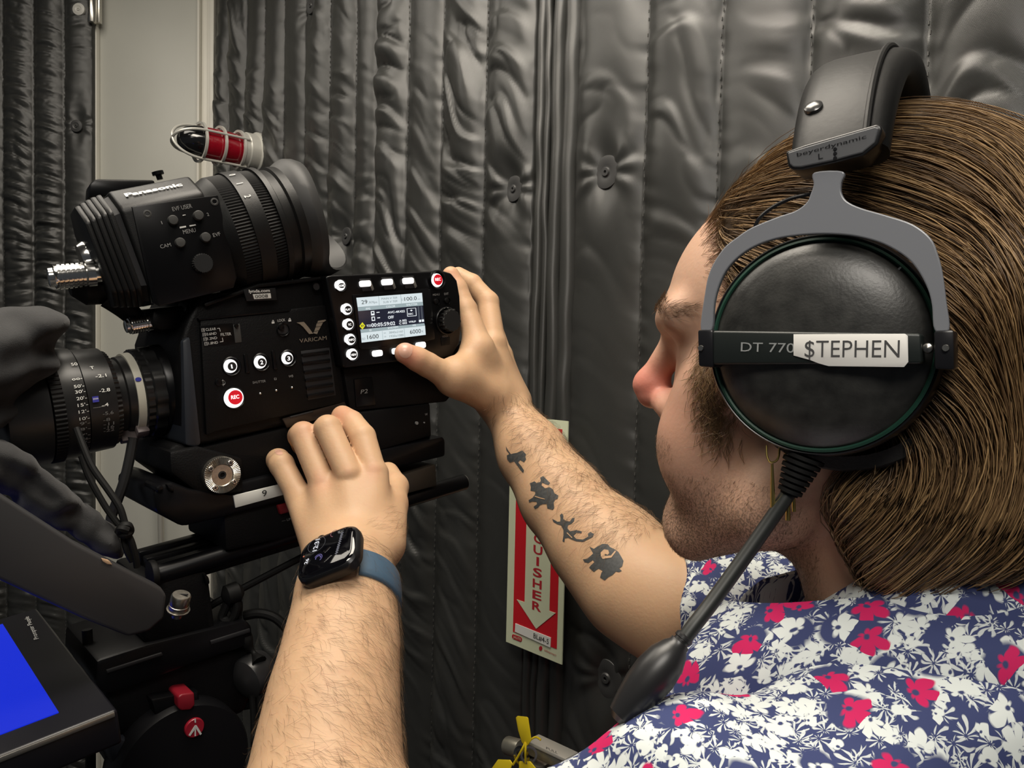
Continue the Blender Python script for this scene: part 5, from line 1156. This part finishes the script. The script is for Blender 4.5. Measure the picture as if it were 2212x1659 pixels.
def strand_mesh(name, paths, rad, m, parent, tone, sides=3, tip=.25):
    N_, K, _ = paths.shape; t = np.gradient(paths, axis=1); t /= np.maximum(np.linalg.norm(t, axis=2, keepdims=True), 1e-9)
    ref = np.where(np.abs(t[...,2:3]) < .9, np.array([0,0,1.0]), np.array([1.0,0,0])); u = np.cross(t, ref); u /= np.maximum(np.linalg.norm(u, axis=2, keepdims=True), 1e-9); w = np.cross(t, u)
    pr = np.linspace(0, 1, K); prof = np.clip(np.minimum(.5+pr*3, 1.0), 0, 1)*(1-(1-tip)*np.clip((pr-.5)/.5, 0, 1)**1.5)
    rr = (rad[:,None]*prof[None,:])[...,None]; ring = np.stack([paths + rr*(u*math.cos(a)+w*math.sin(a)) for a in [2*math.pi*q/sides for q in range(sides)]], 2)   # N,K,S,3
    V = ring.reshape(-1, 3); i = np.arange(N_*K*sides).reshape(N_, K, sides); j = np.roll(i, -1, axis=2)
    Fq = np.stack([i[:,:-1], j[:,:-1], j[:,1:], i[:,1:]], -1).reshape(-1, 4)
    o = np_mesh(name, V, Fq, m, parent); vattr(o, 'tone', np.repeat(tone, K*sides)); return o
def flow(p, k):
    q = (p-np.array(HC))@np.array(HAX).T; f, l, u = q.T
    back = sst(-f, .02, .09); low = sst(-u, .0, .07)
    df = -1.0*(1-back)*(1-low) - .1*back + 1.0*low; du = -.22 - .9*back - .45*low - .35*sst(np.abs(l), .055, .08)*(1-back); dl = -.25*np.sign(l)*low*0 - .0*l
    return (df[:,None]*NF + dl[:,None]*NL + du[:,None]*NU).astype(np.float32)
hq = (HV-np.array(HC))@np.array(HAX).T
hg = hair.grad(HV.astype(np.float32)); rootsel = np.where((hq[:,2] > -.085) & (hq[:,0] > -.10) & ((hg@NF < .5) | (hq[:,2] > .105)))[0]
wgt = 1.0 + 1.5*(hq[rootsel,1] > 0) + 3.0*(hq[rootsel,0] > .02) + 2.0*((hq[rootsel,1] > .02) & (hq[rootsel,2] < -.02)); wgt /= wgt.sum()
NH = 6000; rid = rng.choice(rootsel, NH, p=wgt); rt = HV[rid] + rng.normal(0, .0012, (NH, 3))
hn_ = np.array((HF - HU*.42).normalized()); hd_ = (BV-np.array(hp(.047,0,.030)))@hn_; hl_ = (BV-np.array(HC))@np.array(HAX).T
hlr = np.where((hd_ > -.022) & (hd_ < .006) & (hl_[:,2] > -.005) & (np.abs(hl_[:,1]) < .085) & (hl_[:,0] > 0) & (BV[:,1] < .60))[0]
rt[:1300] = BV[rng.choice(hlr, 1300)]
lift = np.abs(rng.normal(0, .0026, NH)) + .0006; lift[:1300] = np.abs(rng.normal(0, .0010, 1300)) + .0004
pths = strands('h', rt, flow, hair, 17, rng.uniform(.007, .0125, NH), None, None, None, lift, wob=.10)
tone = np.clip(rng.normal(.58, .2, NH) + .22*np.sin(rt@np.array([310.,270.,330.])), 0, 1)
ho = strand_mesh('hair_strands', pths, rng.uniform(.00018, .00042, NH), M_HAIR, person, tone); ho['kind'] = 'stuff'
# sideburn and beard stubble
hl_ = (BV-np.array(HC))@np.array(HAX).T
sa_, sb_ = np.array(on_body(1528,790)), np.array(on_body(1550,915)); tt_ = np.clip((BV-sa_)@(sb_-sa_)/((sb_-sa_)@(sb_-sa_)), -.3, 1.1); ds_ = np.linalg.norm(BV-sa_-tt_[:,None]*(sb_-sa_), axis=1); sb = np.where(ds_ < .016)[0]
wb = np.exp(-(ds_[sb]/.0075)**2) + .01; wb /= wb.sum()
ids = rng.choice(sb, 1000, p=wb)
def fuzz(name, ids, dirf, L0, L1, rad, tone, lift=.5, K=5):
    p = BV[ids] + rng.normal(0, .0006, (len(ids), 3)); g = body.grad(p.astype(np.float32)); p = p - g*body.dist(p.astype(np.float32))[:,None]; d = dirf(p); d = d - g*(d*g).sum(1)[:,None]; d /= np.maximum(np.linalg.norm(d, axis=1, keepdims=True), 1e-6)
    sd_ = np.cross(g, d); L_ = rng.uniform(L0, L1, len(ids)); c = rng.normal(0, .35, len(ids)); path = []
    for k in range(K):
        t = k/(K-1); path.append(p + (d*t + sd_*(c*t*t)[:,None] + g*(lift*t*(1-.55*t)))*L_[:,None])
    o = strand_mesh(name, np.stack(path, 1), np.full(len(ids), rad), M_HAIR, person, tone, 3, .15); o['kind'] = 'stuff'; return o
hlr = np.where((hd_ > -.016) & (hd_ < .008) & (hl_[:,2] > -.005) & (np.abs(hl_[:,1]) < .085) & (BV[:,1] < .60))[0]; wh = np.exp(-((hd_[hlr]+.003)/.006)**2)+.02; wh /= wh.sum(); ids2 = rng.choice(hlr, 2600, p=wh)
fuzz('hairline_wisps', ids2, lambda p: np.tile(np.array(-HF + HU*.12), (len(p), 1)) + rng.normal(0, .22, (len(p), 3)), .014, .038, .00010, np.clip(rng.normal(.5, .2, len(ids2)), 0, 1), .22, 7)
dn = lambda p: np.tile(np.array(-HU + HF*.25), (len(p), 1)) + rng.normal(0, .35, (len(p), 3))
fuzz('sideburn', ids, dn, .004, .010, .00013, np.clip(rng.normal(.6, .12, len(ids)), 0, 1), .35)
bd = np.where((beard > .25))[0]; ids = rng.choice(bd, min(5200, len(bd)*3)); fuzz('beard_stubble', ids, dn, .0012, .0028, .00008, np.clip(rng.normal(.3, .15, len(ids)), 0, 1), .6, 3)
br = np.where(hairy > .35)[0]; ids = rng.choice(br, 420); fuzz('eyebrow', ids, lambda p: np.tile(np.array(-HF*.7 + HL*.4), (len(p), 1)) + rng.normal(0, .2, (len(p), 3)), .004, .009, .00011, np.clip(rng.normal(.3, .1, len(ids)), 0, 1), .5)
# forearm hair
def arm_mask(path, lo=0, hi=1):
    w = np.zeros(len(BV), bool)
    for a, b in zip(path[:-1], path[1:]):
        A = np.array(P(*a[:3])); B = np.array(P(*b[:3])); ba = B-A; t = ((BV-A)@ba)/(ba@ba); q = BV-A-np.clip(t,0,1)[:,None]*ba
        w |= (t > 0) & (t < 1) & (np.linalg.norm(q, axis=1) < 1.5*max(a[3], b[3]))
    return w
la = [(752,1215,.535,.030),(748,1290,.507,.030),(737,1400,.477,.032),(719,1520,.447,.034),(706,1659,.420,.037),(694,1830,.392,.038)]
ids = np.where(arm_mask(la))[0]; ax_ = np.array(P(752,1215,.535)-P(706,1659,.42)); ax_ /= np.linalg.norm(ax_); rt_ = np.array(cv(1,0,0))
side = (BV[ids]-np.array(P(735,1400,.477)))@rt_; wgt = .35 + sst(side, -.03, .02); wgt /= wgt.sum(); ids = rng.choice(ids, 3900, p=wgt)
fuzz('forearm_hair', ids, lambda p: np.tile(-ax_*.55 - rt_*.9*0 + rt_*.85, (len(p), 1)) + rng.normal(0, .22, (len(p), 3)), .007, .014, .00005, np.clip(rng.normal(.30, .12, 3900), 0, 1), .38)
ids = np.where(arm_mask([(850,1180,.55,.012),(800,1120,.55,.012)]))[0]
if len(ids): fuzz('wrist_hair', rng.choice(ids, 100), lambda p: np.tile(ax_*.6 + rt_*.8, (len(p), 1)) + rng.normal(0, .2, (len(p), 3)), .005, .010, .00004, np.full(100, .4), .3)
ra = [(1100,890,.745,.024),(1150,982,.72,.029),(1213,1076,.695,.0345),(1288,1170,.665,.039),(1350,1240,.64,.04)]
ids = np.where(arm_mask(ra))[0]; ax_r = np.array(P(1093,882,.745)-P(1370,1262,.635)); ax_r /= np.linalg.norm(ax_r); upr = np.array(cv(.8,.6,0))
mid = np.array(P(1213,1076,.695)); sd2 = (BV[ids]-mid)@upr; wgt = sst(sd2, -.014, .012) + .004; wgt /= wgt.sum(); ids = rng.choice(ids, 2600, p=wgt)
fuzz('forearm_hair', ids, lambda p: np.tile(ax_r*.35 - upr*.5 + np.array(cv(.1,-.9,0))*.8, (len(p), 1)) + rng.normal(0, .25, (len(p), 3)), .007, .014, .00008, np.clip(rng.normal(.36, .14, 2600), 0, 1), .38)

# ------------------------------------------------------------------ nails and tattoos follow the skin
def skin_patch(name, poly, m, parent, off=.0003, res=2.2):
    """a flat outline in photo pixels laid on the sculpted skin"""
    bm = bmesh.new(); vs = [bm.verts.new((x, y, 0)) for x, y in poly]; es = [bm.edges.new((vs[i], vs[(i+1) % len(vs)])) for i in range(len(vs))]
    bmesh.ops.triangle_fill(bm, edges=es, use_beauty=True)
    for _ in range(4):
        lg = [e for e in bm.edges if e.calc_length() > res*1.6]
        if not lg: break
        bmesh.ops.subdivide_edges(bm, edges=lg, cuts=1, use_grid_fill=False); bmesh.ops.triangulate(bm, faces=[f for f in bm.faces if len(f.verts) > 3])
    dead = []
    for v in bm.verts:
        h = on_body(v.co.x, v.co.y, off)
        if h is None: dead.append(v)
        else: v.co = h
    bmesh.ops.delete(bm, geom=dead, context='VERTS'); me = bpy.data.meshes.new(name); bm.to_mesh(me); bm.free(); me.materials.append(m); me.shade_smooth()
    return link(name, me, parent)
def kc(x, y): return (1000 + x/2.8125, 840 + y/2.8125)
M_TAT = mat('faded_tattoo_ink', (.055,.058,.058), .55, noise=.25, nscale=500)
T1 = [(262,348),(275,372),(292,396),(330,388),(362,374),(384,398),(380,412),(384,428),(372,446),(348,432),(336,446),(356,470),(372,495),(368,512),(352,494),(330,464),(312,440),(286,448),(270,428),(268,404),(284,396),(266,374)]
T2 = [(470,540),(488,530),(506,548),(530,572),(520,585),(500,578),(482,570),(478,586),(500,604),(528,598),(548,612),(556,634),(580,648),(576,668),(560,674),(552,690),(556,724),(546,736),(514,726),(510,700),(486,700),(470,706),(456,722),(440,730),(430,716),(452,700),(448,686),(424,684),(404,690),(400,676),(424,662),(440,640),(440,624),(412,618),(414,596),(408,574),(436,562),(448,572),(470,566),(474,556)]
T3 = [(590,768),(602,756),(612,772),(610,790),(628,804),(652,806),(664,786),(680,784),(676,804),(660,820),(640,828),(636,848),(652,866),(690,858),(722,866),(722,878),(692,874),(672,892),(690,912),(730,916),(762,898),(760,880),(776,870),(796,882),(790,900),(766,912),(730,930),(690,926),(660,914),(640,904),(620,908),(618,930),(606,926),(612,890),(612,858),(598,830),(574,822),(550,808),(544,790),(556,796),(576,808),(592,806),(594,786)]
T4 = [(770,960),(796,972),(822,956),(850,942),(880,944),(894,962),(916,972),(944,990),(962,1020),(976,1046),(968,1078),(950,1092),(966,1106),(948,1114),(930,1110),(908,1132),(884,1144),(862,1164),(834,1146),(842,1118),(850,1106),(826,1092),(812,1100),(796,1112),(768,1086),(778,1072),(800,1054),(790,1040),(762,1058),(740,1052),(730,1036),(756,1032),(780,1012),(792,1000)]
for nm, pl in (('tattoo', T1), ('tattoo', T2), ('tattoo', T3), ('tattoo', T4)): skin_patch(nm, [kc(*q) for q in pl], M_TAT, person)
skin_patch('tattoo_line', [kc(*q) for q in ((838,996),(858,976),(884,980),(890,1000),(880,1010),(866,1004),(862,1016),(900,1014),(924,984),(932,988),(904,1026),(850,1034),(840,1018))], M_SKIN, person, .0006)
for ring_ in ([(440,650),(470,660),(500,668),(500,672),(468,665),(438,655)], [(636,872),(652,888),(668,904),(664,908),(648,892),(632,876)]): skin_patch('tattoo_line', [kc(*q) for q in ring_], M_SKIN, person, .0006)
M_NAIL = mat('fingernail', (.62,.36,.27), .3)
skin_patch('nail', smooth2([(863,748),(875,741),(888,745),(891,757),(886,769),(876,774),(866,769),(861,758)], 4), M_NAIL, person, .00025)
skin_patch('nail', smooth2([(594,974),(601,971.5),(608,974),(611,981),(605,983),(597,981)], 4), M_NAIL, person, .0002)
# ------------------------------------------------------------------ headphones
HPH = Frame(P(1766, 746, .338), -HF, HU)
hpn = thing('headphones', 'black closed studio headphones with a white name label on the near ear cup', 'headphones', HPH.M)
def hpx(px, py, y=0.0): return HPH.XZ(px, py, y)
def hslab(name, pxs, y0, y1, m, parent=hpn, bevel=.0008, seg=2, yp=None, ang=35): return MB().prism([hpx(a, b, y0 if yp is None else yp) for a, b in pxs], y0, y1).build(name, m, parent, bevel=bevel, seg=seg, ang=ang)
CR = HPH.size(1766, 746, 228)
m_disc = mat('scuffed_ear_cup', (.026,.026,.024), .38, noise=.5, nscale=120, bump=.10, bscale=700, spec=.6)
m_grn = mat('dark_green_ring', (.012,.052,.034), .4); m_hblk = mat('headphone_black', (.010,.010,.012), .28)
cup = MB().lathe((0,0,0), (0,-1,0), [(-.004,CR*.985),(.0002,CR*.985),(.0042,CR*.90),(.0078,CR*.75),(.0100,CR*.58),(.0114,CR*.4),(.0121,CR*.2),(.0123,.0001)], 96).build('ear_cup_face', m_disc, hpn)
MB().lathe((0,0,0), (0,-1,0), [(-.003,CR*.975),(.0012,CR*.975),(.0018,CR*.99),(.0014,CR*1.012),(-.003,CR*1.012)], 96, cap=False).build('green_ring', m_grn, hpn)
MB().lathe((0,0,0), (0,-1,0), [(-.022,CR*1.02),(-.018,CR*1.065),(-.004,CR*1.065),(0,CR*1.05),(.0010,CR*1.035),(.0004,CR*1.016),(-.004,CR*1.01)], 96, cap=False).build('ear_cup_rim', m_hblk, hpn)
def cushion(off_y, sgn_, name):
    prof = [(.018,CR*.98),(.0195,CR*1.11),(.026,CR*1.15),(.034,CR*1.12),(.038,CR*.98),(.037,CR*.75),(.030,CR*.62),(.02,CR*.6)]
    return MB().lathe((.006,off_y,-.005), (0,sgn_,0), prof, 72, cap=False).build(name, mat('cushion_fabric', (.022,.022,.022), .85, bump=.4, bscale=900), hpn)
cushion(0, 1, 'ear_cushion')
# far cup, mirrored across the head
cen = HPH.I @ HC; FY = cen.y*2
MB().lathe((0,FY,0), (0,1,0), [(-.022,CR*1.02),(-.018,CR*1.065),(-.004,CR*1.065),(.0,CR*1.04),(.004,CR*.8),(.006,.0001)], 64).build('far_ear_cup', m_hblk, hpn)
cushion(FY, -1, 'far_ear_cushion')
# yoke: flat fork
m_yoke = mat('yoke_reflection_grey', (.22,.23,.255), .34, spec=.7)  # bluish room reflection on black plastic, painted as a grey base
yoke = [(1513,714),(1521,640),(1533,585),(1561,538),(1592,512),(1624,491),(1680,468),(1718,455),(1742,437),(1750,420),(1757,398),(1758,372),(1821,370),(1817,395),(1817,415),(1829,434),(1860,449),(1915,465),(1971,484),(2010,514),(2026,550),(2036,590),(2044,650),(2050,714),
        (2019,714),(2013,660),(2004,625),(1985,588),(1962,560),(1930,538),(1892,521),(1840,509),(1781,505),(1725,508),(1675,516),(1630,532),(1595,555),(1568,585),(1551,622),(1542,660),(1537,714)]
hslab('yoke', smooth2(yoke, 4), -.0095, -.0065, m_yoke, bevel=.0006, ang=10)
hslab('hinge_block', [(1506,712),(1540,712),(1541,794),(1508,792)], -.0155, .004, m_hblk, bevel=.0012)
hslab('hinge_block', [(2017,714),(2061,712),(2062,800),(2018,798)], -.0155, .004, m_hblk, bevel=.0012)
for px in (1514, 2043): c = HPH.V(px, 752, -.016); MB().lathe(c, (0,-1,0), [(0,.0014),(.0006,.0012),(.0006,.0001)], 12).build('hinge_pin', M_STEEL, hpn)
c = HPH.V(2004, 752, -.012); MB().lathe(c, (0,-1,0), [(-.002,.0022),(.001,.0018),(.0018,.0001)], 14).build('pivot_screw', M_STEEL, hpn)
m_bar = mat('dark_green_bar', (.012,.016,.015), .4)
bar = hslab('cross_bar', [(1538,714),(1990,720),(1992,786),(1538,788)], -.0150, -.0005, m_bar, bevel=.0012, seg=3)
text('DT 770', HPH, (1600, 759), (1716, 762), 20, mat('silver_print', (.42,.44,.44), .4, metal=.3), hpn, y=-.0153)
lab = hslab('name_label', [(1714,722),(1955,721),(1961,726),(1962,782),(1953,793),(1790,791),(1768,785),(1750,778),(1714,768)], -.0156, -.0151, mat('tape_white', (.88,.87,.83), .45), bevel=.0001)
text('$TEPHEN', HPH, (1738, 771), (1943, 772), 36, mat('grey_marker', (.07,.07,.072), .5), lab, y=-.0158, bold=-.006)
hslab('rim_mark', [(1936,583),(1948,572),(1951,575),(1939,587)], -.0016, .0, M_STEEL, bevel=.0002)
# slider block and headband
hslab('slider_block', [(1697,327),(1740,312),(1893,268),(1903,270),(1906,280),(1896,312),(1868,335),(1800,352),(1732,367),(1712,367),(1702,360)], -.0100, .012, mat('slider_black', (.014,.014,.015), .3), bevel=.0022, seg=3)
hslab('slider_face', [(1701,329),(1742,316),(1890,273),(1899,276),(1889,309),(1863,330),(1798,347),(1730,361),(1713,361),(1706,355)], -.0106, -.0085, mat('slider_lit_grey', (.11,.113,.12), .36), bevel=.0006, ang=10)  # paler plate paints the light caught by the black block's face
text('beyerdynamic', HPH, (1722, 338), (1872, 298), 8, m_hblk, hpn, y=-.0109)
for k in range(3): c = HPH.V(1804, 322+k*9.5, -.0107); MB().lathe(c, (0,-1,0), [(0,.0008),(.0003,.0007),(.0003,.0001)], 10).build('dot_mark', m_hblk, hpn)
text('L', HPH, (1768, 344), (1778, 342), 12, m_hblk, hpn, y=-.0109)
# sprung steel wire loop
MB().tube(smooth_path([HPH.V(1758,418,-.002), HPH.V(1712,428,-.001), HPH.V(1672,446,.0), HPH.V(1640,472,.001), HPH.V(1628,500,.003)], 6), .0009, 8).build('cable_bridge', m_hblk, hpn)
hpI = HPH.I
def hb_(f, l, u): return hpI @ hp(f, l, u)
m_leath = mat('black_leatherette', (.006,.006,.006), .46, bump=.10, bscale=260, spec=.25)
rings = []
N_b = 40
for k in range(N_b+1):
    t = math.radians(25 + 130*k/N_b); rl_, ru_ = .106, .110
    cl, cu = rl_*math.cos(t), .044 + ru_*math.sin(t); nl, nu = math.cos(t), math.sin(t); w = .0235 - .004*abs(math.cos(t))**2; th = .0085; row = []
    for a in range(20):
        al = 2*math.pi*a/20; cx_ = abs(math.cos(al))**.5*math.copysign(1, math.cos(al)); sy_ = abs(math.sin(al))**.8*math.copysign(1, math.sin(al))
        row.append(hb_(-.012 + w*cx_, cl + nl*th*sy_, cu + nu*th*sy_))
    rings.append(row)
MB().loft(rings).build('headband_pad', m_leath, hpn, ang=70)
for ff in (-.012 - .012,):
    pts = [hb_(ff, (.106+.0092)*math.cos(t), .044+(.110+.0092)*math.sin(t)) for t in [math.radians(22+136*k/40) for k in range(41)]]
    MB().tube(pts, .0016, 8).build('pad_seam', m_leath, hpn)
c = HPH.V(1838, 252, 0); q = hb_(.0, (.106+.0086)*math.cos(math.radians(38)), .044+(.110+.0086)*math.sin(math.radians(38)))
MB().lathe(q, (hpI.to_3x3() @ (HL*math.cos(.66)+HU*math.sin(.66))), [(-.001,.0042),(.0006,.0040),(.0014,.0026),(.0016,.0001)], 20).build('press_stud', mat('stud', (.10,.10,.10), .2, metal=.6), hpn)
# cable with ribbed boot and the fat plug housing
b0_, b1_ = P(1738, 985, .350), P(1704, 1068, .352)
I_ = HPH.I
d_ = (b1_-b0_); prof = []
for k in range(7): t = k/7*d_.length; w = .0092 - .0042*k/7; prof += [(t, w), (t+d_.length*.09, w), (t+d_.length*.095, w*.72), (t+d_.length/7*.98, w*.72)]
prof += [(d_.length, .0042)]
MB().lathe(I_@b0_, I_.to_3x3()@d_, prof, 20).build('cable_boot', M_RUB, hpn)
MB().tube([I_@p for p in smooth_path([P(1706,1062,.352), P(1660,1130,.352), P(1600,1215,.350), P(1540,1298,.346), P(1500,1350,.342), P(1474,1385,.340)], 6)], .0034, 12).build('cable', mat('matt_cable', (.016,.018,.017), .45), hpn)
a_, b_ = P(1482, 1372, .341), P(1332, 1556, .335); d_ = b_-a_; Ln = d_.length
MB().lathe(I_@a_, I_.to_3x3()@d_, [(0,.0034),(Ln*.02,.0042),(Ln*.05,.0042),(Ln*.055,.0036),(Ln*.08,.0036),(Ln*.085,.0046),(Ln*.12,.0048),(Ln*.16,.0062),(Ln*.28,.0086),(Ln*.45,.0096),(Ln*.62,.0092),(Ln*.8,.0076),(Ln*.95,.0058),(Ln,.003)], 32).build('plug_housing', mat('soft_black', (.016,.016,.017), .36), hpn)
# ------------------------------------------------------------------ earrings
def earring(pts_loop, rods, label):
    o = thing('earring', label, 'earring', Matrix.Translation(P(*rods[0][0])), 'brass drop earrings'); T = -P(*rods[0][0]); m = mat('brass', (.62,.48,.16), .28, metal=1.0)
    MB().tube([p+T for p in smooth_path([P(*q) for q in pts_loop], 6)], .0005, 8).build('hook', m, o)
    for a, b, r0, r1 in rods: MB().cyl(P(*a)+T, P(*b)+T, r0, r1, 10).build('drop_bar', m, o)
earring([(1656,962,.354),(1657,985,.353),(1664,998,.352),(1676,996,.352),(1682,985,.353),(1684,965,.354)], [((1668,1002,.352),(1670,1110,.352),.0006,.0013)], 'leftmost brass earring with one long tapered bar')
earring([(1697,975,.356),(1698,996,.355),(1704,1000,.355),(1712,994,.355)], [((1702,1002,.355),(1702,1124,.355),.0008,.0012), ((1712,1002,.356),(1715,1105,.356),.0006,.0009)], 'brass earring with paired bars beside the headphone cable boot')
# ------------------------------------------------------------------ watch on the left wrist
ax_w = (P(752,1205,.538) - P(742,1340,.493)).normalized()
to_c = (CP - P(740,1200,.52)).normalized(); n0 = (to_c - ax_w*to_c.dot(ax_w)).normalized(); lf = -n0.cross(ax_w); lf = lf if lf.dot(cv(-1,0,0)) > 0 else -lf
phi = math.radians(33); nw = (n0*math.cos(phi) + lf*math.sin(phi)).normalized()
sk = on_body(712, 1194, 0) or P(712,1194,.51)
WT = Frame(sk + nw*.0095, nw.cross(ax_w)*-1 if (nw.cross(ax_w)*-1).dot(cv(1,0,0)) > 0 else nw.cross(ax_w), ax_w)
watch = thing('smart_watch', 'black smart watch with slate blue strap on the near wrist showing 12:31', 'watch', WT.M)
cs_ = MB(); 
wc = WT.V(707, 1192, 0)
def rrw(w, h, r_, y): return [(x, y, z) for x, z in rrect(wc.x, wc.z, w, h, r_, 8)]
MB().loft([rrw(.034,.030,.008,.0108), rrw(.042,.0355,.0105,.0085), rrw(.0435,.037,.0115,.005), rrw(.0425,.036,.011,.0018), rrw(.040,.0335,.0105,.0003)]).build('case', mat('midnight_aluminium', (.012,.013,.015), .3, metal=.4), watch)
gl = MB().loft([rrw(.040,.0335,.0105,.0004), rrw(.0385,.032,.0098,-.0004), rrw(.034,.028,.008,-.0009)]).build('glass', mat('watch_glass', (.002,.002,.003), .04, spec=.8), watch)
m_wp = mat('watch_white', (.02,.02,.02), .3, emit=(.85,.85,.9), es=.9); m_pur = mat('watch_purple', (.02,.02,.02), .3, emit=(.12,.10,.32), es=.9); m_pk = mat('watch_pink', (.02,.02,.02), .3, emit=(.22,.07,.10), es=.8); m_gr = mat('watch_grey', (.02,.02,.02), .3, emit=(.05,.05,.058), es=1.0)
YW = -.0011
def wring(px, py, r0, r1, m, a0=0, a1=360, name='dial_mark'):
    c = WT.V(px, py, YW); q0 = WT.size(px, py, r0, YW); q1 = WT.size(px, py, r1, YW); n = 28; vs = []; fs = []
    for k in range(n+1):
        a = math.radians(a0+(a1-a0)*k/n); vs += [(c.x+q0*math.cos(a), YW, c.z+q0*math.sin(a)), (c.x+q1*math.cos(a), YW, c.z+q1*math.sin(a))]
        if k < n: fs.append((2*k, 2*k+1, 2*k+3, 2*k+2))
    return MB().add(vs, fs).build(name, m, gl, smooth=False)
wring(684, 1176, 20.5, 21.5, m_gr); text('12:31', WT, (684,1189), (691,1163), 11, m_wp, gl, y=YW-.0001, bold=.015)
text('26', WT, (663,1218), (668,1206), 8, m_wp, gl, y=YW-.0001, bold=.02)
wring(687, 1205, 5, 7, m_pur, -20, 200); wring(687, 1205, 9, 10.5, m_pur, -60, 150)
wring(722, 1152, 8, 9.5, m_pk, 40, 250); wring(656, 1202, 0, 2, mat('watch_orange', (.02,.02,.02), .3, emit=(.7,.2,.1), es=.8))
wv = MB()
for k in range(22):
    t = k/21; px, py = 726+t*13, 1197-t*46; hh_ = (1.0+2.2*abs(math.sin(k*1.7))); a = WT.V(px-hh_, py+.3*hh_, YW); b = WT.V(px+hh_, py-.3*hh_, YW)
    wv.box((min(a.x,b.x), YW, a.z-.00022), (max(a.x,b.x), YW+.0001, a.z+.00022))
wv.build('wave_graph', mat('watch_dim', (.02,.02,.02), .3, emit=(.16,.16,.19), es=.9), gl, smooth=False)['kind'] = 'stuff'
MB().lathe((wc.x-.008, .005, wc.z+.0188), (0,0,1), [(-.002,.0032),(.0012,.0032),(.0018,.0028),(.0019,.0001)], 24).build('crown', M_BLKM, watch)
MB().box((wc.x+.003,.0038,wc.z+.0178), (wc.x+.013,.0062,wc.z+.0192)).build('side_button', M_BLKM, watch, bevel=.0005)
# strap found by feeling for the skin all round the wrist
m_strap = mat('slate_blue_strap', (.050,.095,.150), .5)
axc = P(752, 1208, .536)
ctr0 = axc + ax_w*((WT.W((wc.x,0,wc.z)) - axc).dot(ax_w)); prof_r = []; NA = 72; widths = (-.011,-.0095,-.005,0,.005,.0095,.011)
for w in widths:
    row = []
    for k in range(NA):
        a = 2*math.pi*k/NA; d = nw*math.cos(a) + nw.cross(ax_w)*math.sin(a); h = BVH.ray_cast(ctr0 + ax_w*w + d*.09, -d)
        row.append((h[0]-(ctr0+ax_w*w)).length if h[0] is not None else .03)
    row = np.array(row); row = np.minimum(row, .040); row[6:26] = np.minimum(row[6:26], .0305)
    for _ in range(6): row = (np.roll(row,1)+row*2+np.roll(row,-1))/4
    prof_r.append(row)
pr = np.maximum(np.mean(prof_r, 0), np.max(prof_r, 0)-.0035); outer_, inner_ = [], []
for w, row in zip(widths, prof_r):
    o_, i_ = [], []
    for k in range(NA):
        a = 2*math.pi*k/NA; d = nw*math.cos(a) + nw.cross(ax_w)*math.sin(a); e_ = .0026 if abs(w) < .0105 else .0014
        base = row[k] ; o_.append(WT.I @ (ctr0 + ax_w*w + d*(base+e_))); i_.append(WT.I @ (ctr0 + ax_w*w + d*(base+.0002)))
    outer_.append(o_); inner_.append(i_)
sel = [k % NA for k in range(9, NA-8)]
rows = [[outer_[j][k] for j in range(len(widths))] + [inner_[j][k] for j in range(len(widths)-1, -1, -1)] for k in sel]
MB().loft(rows).build('strap', m_strap, watch, ang=60)
